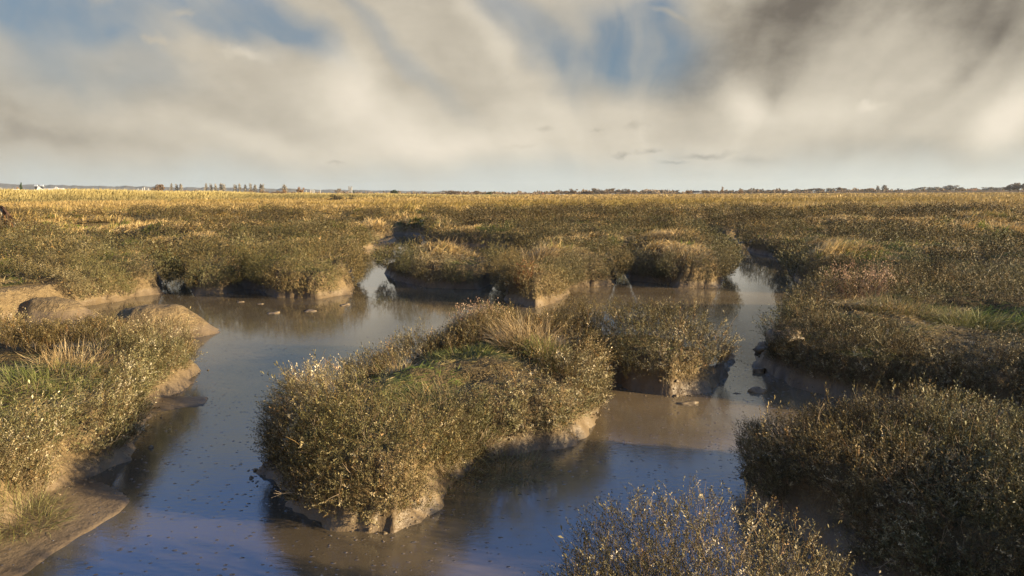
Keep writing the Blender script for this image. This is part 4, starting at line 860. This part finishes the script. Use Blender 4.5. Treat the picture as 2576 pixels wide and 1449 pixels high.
# ------------------------------------------------------------------ light and sky
SUN_EL = R(13); SUNV = Vector((.957*math.cos(SUN_EL), -.29*math.cos(SUN_EL), math.sin(SUN_EL))).normalized()
sd = bpy.data.lights.new('sun', 'SUN'); sd.energy = 5.0; sd.angle = R(.6); sd.color = (1, .80, .51)
so = bpy.data.objects.new('sun', sd); COL.objects.link(so); so.rotation_euler = SUNV.to_track_quat('Z', 'Y').to_euler(); so.location = (20, -12, 12)
def world():
    w = bpy.data.worlds.new('World'); sc.world = w; w.use_nodes = True; nt = w.node_tree; nt.nodes.clear(); b = NB(nt)
    sky = b.n('ShaderNodeTexSky', sky_type='NISHITA'); sky.sun_disc = False; sky.sun_elevation = SUN_EL
    sky.sun_rotation = math.atan2(SUNV.x, SUNV.y); sky.air_density = 1.0; sky.dust_density = 1.0; sky.ozone_density = 2.5
    tc = b.n('ShaderNodeTexCoord').outputs['Generated']; s = b.n('ShaderNodeSeparateXYZ', {0: tc})
    az = b.m('ARCTAN2', s.outputs[0], s.outputs[1]); el = b.m('ARCSINE', s.outputs[2])
    # a flat map of the northern sky: u across, w up, both about radians of direction
    u_ = b.m('ADD', b.m('MULTIPLY', b.m('TANGENT', b.m('MAXIMUM', b.m('MINIMUM', az, 1.35), -1.35)), 1.718), 1.288)
    w_ = b.m('MULTIPLY', el, 1.86)
    q = b.n('ShaderNodeCombineXYZ', {0: u_, 1: w_, 2: 0.0}).outputs[0]
    wn = b.n('ShaderNodeTexNoise', {'Vector': q, 'Scale': 3.2, 'Detail': 5, 'Roughness': .5}).outputs[1]
    wn = b.n('ShaderNodeSeparateXYZ', {0: b.n('ShaderNodeVectorMath', {0: wn, 1: (.5, .5, .5)}, operation='SUBTRACT').outputs[0]})
    uw = b.m('ADD', u_, b.m('MULTIPLY', wn.outputs[0], .22)); ww = b.m('ADD', w_, b.m('MULTIPLY', wn.outputs[1], .15))
    wn2 = b.n('ShaderNodeTexNoise', {'Vector': q, 'Scale': 14, 'Detail': 6, 'Roughness': .6}).outputs[1]
    wn2 = b.n('ShaderNodeSeparateXYZ', {0: b.n('ShaderNodeVectorMath', {0: wn2, 1: (.5, .5, .5)}, operation='SUBTRACT').outputs[0]})
    uf = b.m('ADD', u_, b.m('MULTIPLY', wn2.outputs[0], .10)); wf = b.m('ADD', w_, b.m('MULTIPLY', wn2.outputs[1], .07))
    def blob(X, Y, rx, ry, deg=0, soft=1.0, amp=1.0, fine=False):
        u, v = (uf, wf) if fine else (uw, ww); rot = -R(deg)
        dx = b.m('SUBTRACT', u, X/1000); dy = b.m('SUBTRACT', v, (487-Y)/1000); c, s_ = math.cos(rot), math.sin(rot)
        a = b.m('ADD', b.m('MULTIPLY', dx, c*1000/rx), b.m('MULTIPLY', dy, s_*1000/rx))
        e = b.m('SUBTRACT', b.m('MULTIPLY', dy, c*1000/ry), b.m('MULTIPLY', dx, s_*1000/ry))
        r = b.m('SQRT', b.m('ADD', b.m('MULTIPLY', a, a), b.m('MULTIPLY', e, e)))
        return b.mr(r, 1-soft, 1.0, amp, 0.0)
    def mx(a):
        o = blob(*a[0])
        for k in a[1:]: o = b.m('MAXIMUM', o, blob(*k))
        return o
    def sm(a):
        o = blob(*a[0])
        for k in a[1:]: o = b.m('ADD', o, blob(*k))
        return o
    du = b.m('SUBTRACT', uw, 1.62); dv = b.m('ADD', ww, .55)
    fv = b.n('ShaderNodeCombineXYZ', {0: b.m('MULTIPLY', b.m('ARCTAN2', du, dv), 5.0), 1: b.m('MULTIPLY', b.m('SQRT', b.m('ADD', b.m('MULTIPLY', du, du), b.m('MULTIPLY', dv, dv))), 1.3), 2: 0.0}).outputs[0]
    fib = b.noise(fv, 1.5, 4, .45, .2)
    veil = b.noise(q, 4.5, 6, .55, .3); puff = b.noise(b.n('ShaderNodeMapping', {'Vector': q, 'Scale': (1, 1.8, 1)}).outputs[0], 11, 7, .6)
    cum = mx([(580, 150, 210, 50, 4, .8, .95, True), (700, 225, 330, 125, 10, .8, .9), (880, 240, 170, 120, 40, .8, 1, True), (440, 130, 60, 26, 10, .9, .8, True), (495, 70, 60, 16, -5, 1, .6, True), (330, 190, 170, 60, 0, 1, .5), (300, 60, 50, 22, 0, 1, .35, True)])
    ban = mx([(1180, 90, 330, 60, 50, 1, .9), (1425, 60, 170, 50, 62, 1, .6), (1690, 55, 75, 14, 22, 1, .7), (900, 60, 330, 50, 34, 1, .5)])
    blue = sm([(120, 50, 560, 160, 5, 1, 1.7), (520, 30, 360, 95, 22, 1, 1.3), (740, 70, 250, 70, 35, 1, 1.2), (1275, 20, 150, 110, 50, 1, .9), (1560, 120, 320, 170, 12, 1, 1.5), (1380, 170, 70, 180, -40, 1, .7), (250, 200, 420, 120, 0, 1, .7), (1000, 120, 320, 50, 42, 1, .7), (1640, 30, 140, 70, 0, 1, .7)])
    blue = b.m('MULTIPLY', b.m('MINIMUM', blue, 1.0), b.mr(fib, .34, .64, 1.08, .62))
    blue = b.m('MULTIPLY', b.m('MULTIPLY', blue, b.m('SUBTRACT', 1.0, cum)), b.m('SUBTRACT', 1.0, b.m('MULTIPLY', ban, .8)))
    cov = b.m('SUBTRACT', 1.0, b.m('MULTIPLY', blue, b.mr(veil, .25, .6, .95, .72)))
    cov = b.m('MULTIPLY', cov, b.mr(el, .28, .44, 1, .12))
    bright = sm([(900, 200, 150, 110, 40, 1, .7), (1000, 300, 420, 100, 12, 1, .55), (450, 320, 500, 50, 8, 1, .25), (640, 140, 90, 30, 10, 1, .4, True), (1000, 350, 700, 60, 0, 1, .3), (1350, 385, 1500, 75, 0, 1, .3), (1225, 90, 230, 50, 55, 1, .35), (1860, 270, 90, 130, -28, 1, .55), (1500, 300, 420, 80, 0, 1, .35), (2510, 330, 170, 90, -15, 1, 1.0), (2165, 285, 60, 16, 5, 1, .35, True), (2150, 290, 320, 110, 0, 1, .3), (1980, 300, 260, 90, 0, 1, .3)])
    dark = sm([(1930, 95, 440, 200, -25, 1, .80), (2080, 10, 460, 130, 0, 1, .3), (2440, 110, 300, 170, 20, 1, .9), (2330, 260, 240, 50, -42, 1, .35), (2200, 400, 480, 55, 0, 1, .35), (100, 290, 480, 120, 5, 1, .22), (60, 350, 380, 50, 0, 1, .22), (400, 240, 500, 60, 8, 1, .12),
               (1555, 384, 46, 13, -4, 1, .75, True), (1632, 380, 42, 12, -3, 1, .7, True), (1775, 389, 100, 16, -3, 1, .75, True), (1690, 409, 70, 9, 2, 1, .5, True), (1880, 412, 110, 22, 4, 1, .35, True), (1378, 314, 30, 14, 5, 1, .4, True), (1500, 318, 20, 10, 0, 1, .4, True), (1592, 316, 34, 12, 0, 1, .4, True), (850, 404, 46, 8, -4, 1, .5, True), (1310, 362, 60, 10, 0, 1, .3, True)])
    t = b.m('ADD', b.m('MULTIPLY', b.m('SUBTRACT', puff, .5), .26), b.m('ADD', b.m('ADD', b.m('MULTIPLY', b.m('SUBTRACT', veil, .5), .22), b.m('MULTIPLY', b.m('SUBTRACT', fib, .5), .42)), b.m('ADD', .44, b.m('MULTIPLY', bright, .62))))
    cc = b.n('ShaderNodeValToRGB', {0: b.m('SUBTRACT', t, b.m('MULTIPLY', dark, .48))})
    e = cc.color_ramp.elements; e[0].position = 0; e[0].color = (.12, .102, .082, 1); e[1].position = 1; e[1].color = (.66, .585, .475, 1)
    k = e.new(.35); k.color = (.38, .34, .27, 1); k = e.new(.68); k.color = (.53, .475, .38, 1)
    cloud = b.mix(1.0, cc.outputs[0], (10.0, 10.0, 10.0, 1), 'MULTIPLY')
    cloud = b.mix(b.mr(ww, .0, .13, .72, 0), cloud, (4.9, 5.3, 5.1, 1))
    skyc = b.mix(1.0, sky.outputs[0], b.mix(b.mr(el, .22, .45), (.80, .78, .76, 1), (1.08, 1.55, 2.25, 1)), 'MULTIPLY')
    skyc = b.mix(b.mr(el, .20, .34, .6, 0), skyc, (1.15, 1.75, 2.45, 1))
    out = b.mix(cov, skyc, cloud)
    bg = b.n('ShaderNodeBackground', {'Color': out, 'Strength': .05})
    b.n('ShaderNodeOutputWorld', {'Surface': bg.outputs[0]})
    w.cycles.sampling_method = 'MANUAL'; w.cycles.sample_map_resolution = 512
hm, nt = newmat('haze'); hb = NB(nt)
hv = hb.n('ShaderNodeVolumePrincipled', {'Color': (.76, .88, .96, 1), 'Density': .00008, 'Anisotropy': .2}); hb.n('ShaderNodeOutputMaterial', {'Volume': hv.outputs[0]})
V, F = box(-8600, 8600, -40, 5600, -1.2, 95); link('haze', mkmesh('haze', V, F, hm), kind='stuff', label='thin pale air haze lying over the marsh toward the horizon', category='haze')
world()
sc.view_settings.view_transform = 'Standard'; sc.view_settings.look = 'None'; sc.view_settings.gamma = 1; sc.view_settings.exposure = 1.42
sc.cycles.max_bounces = 5; sc.cycles.diffuse_bounces = 2; sc.cycles.glossy_bounces = 3; sc.cycles.transmission_bounces = 2; sc.cycles.volume_bounces = 0
tot = sum(len(o.data.polygons) for o in bpy.data.objects if o.type == 'MESH'); print('POLYS', tot, 'objects', len(bpy.data.objects))
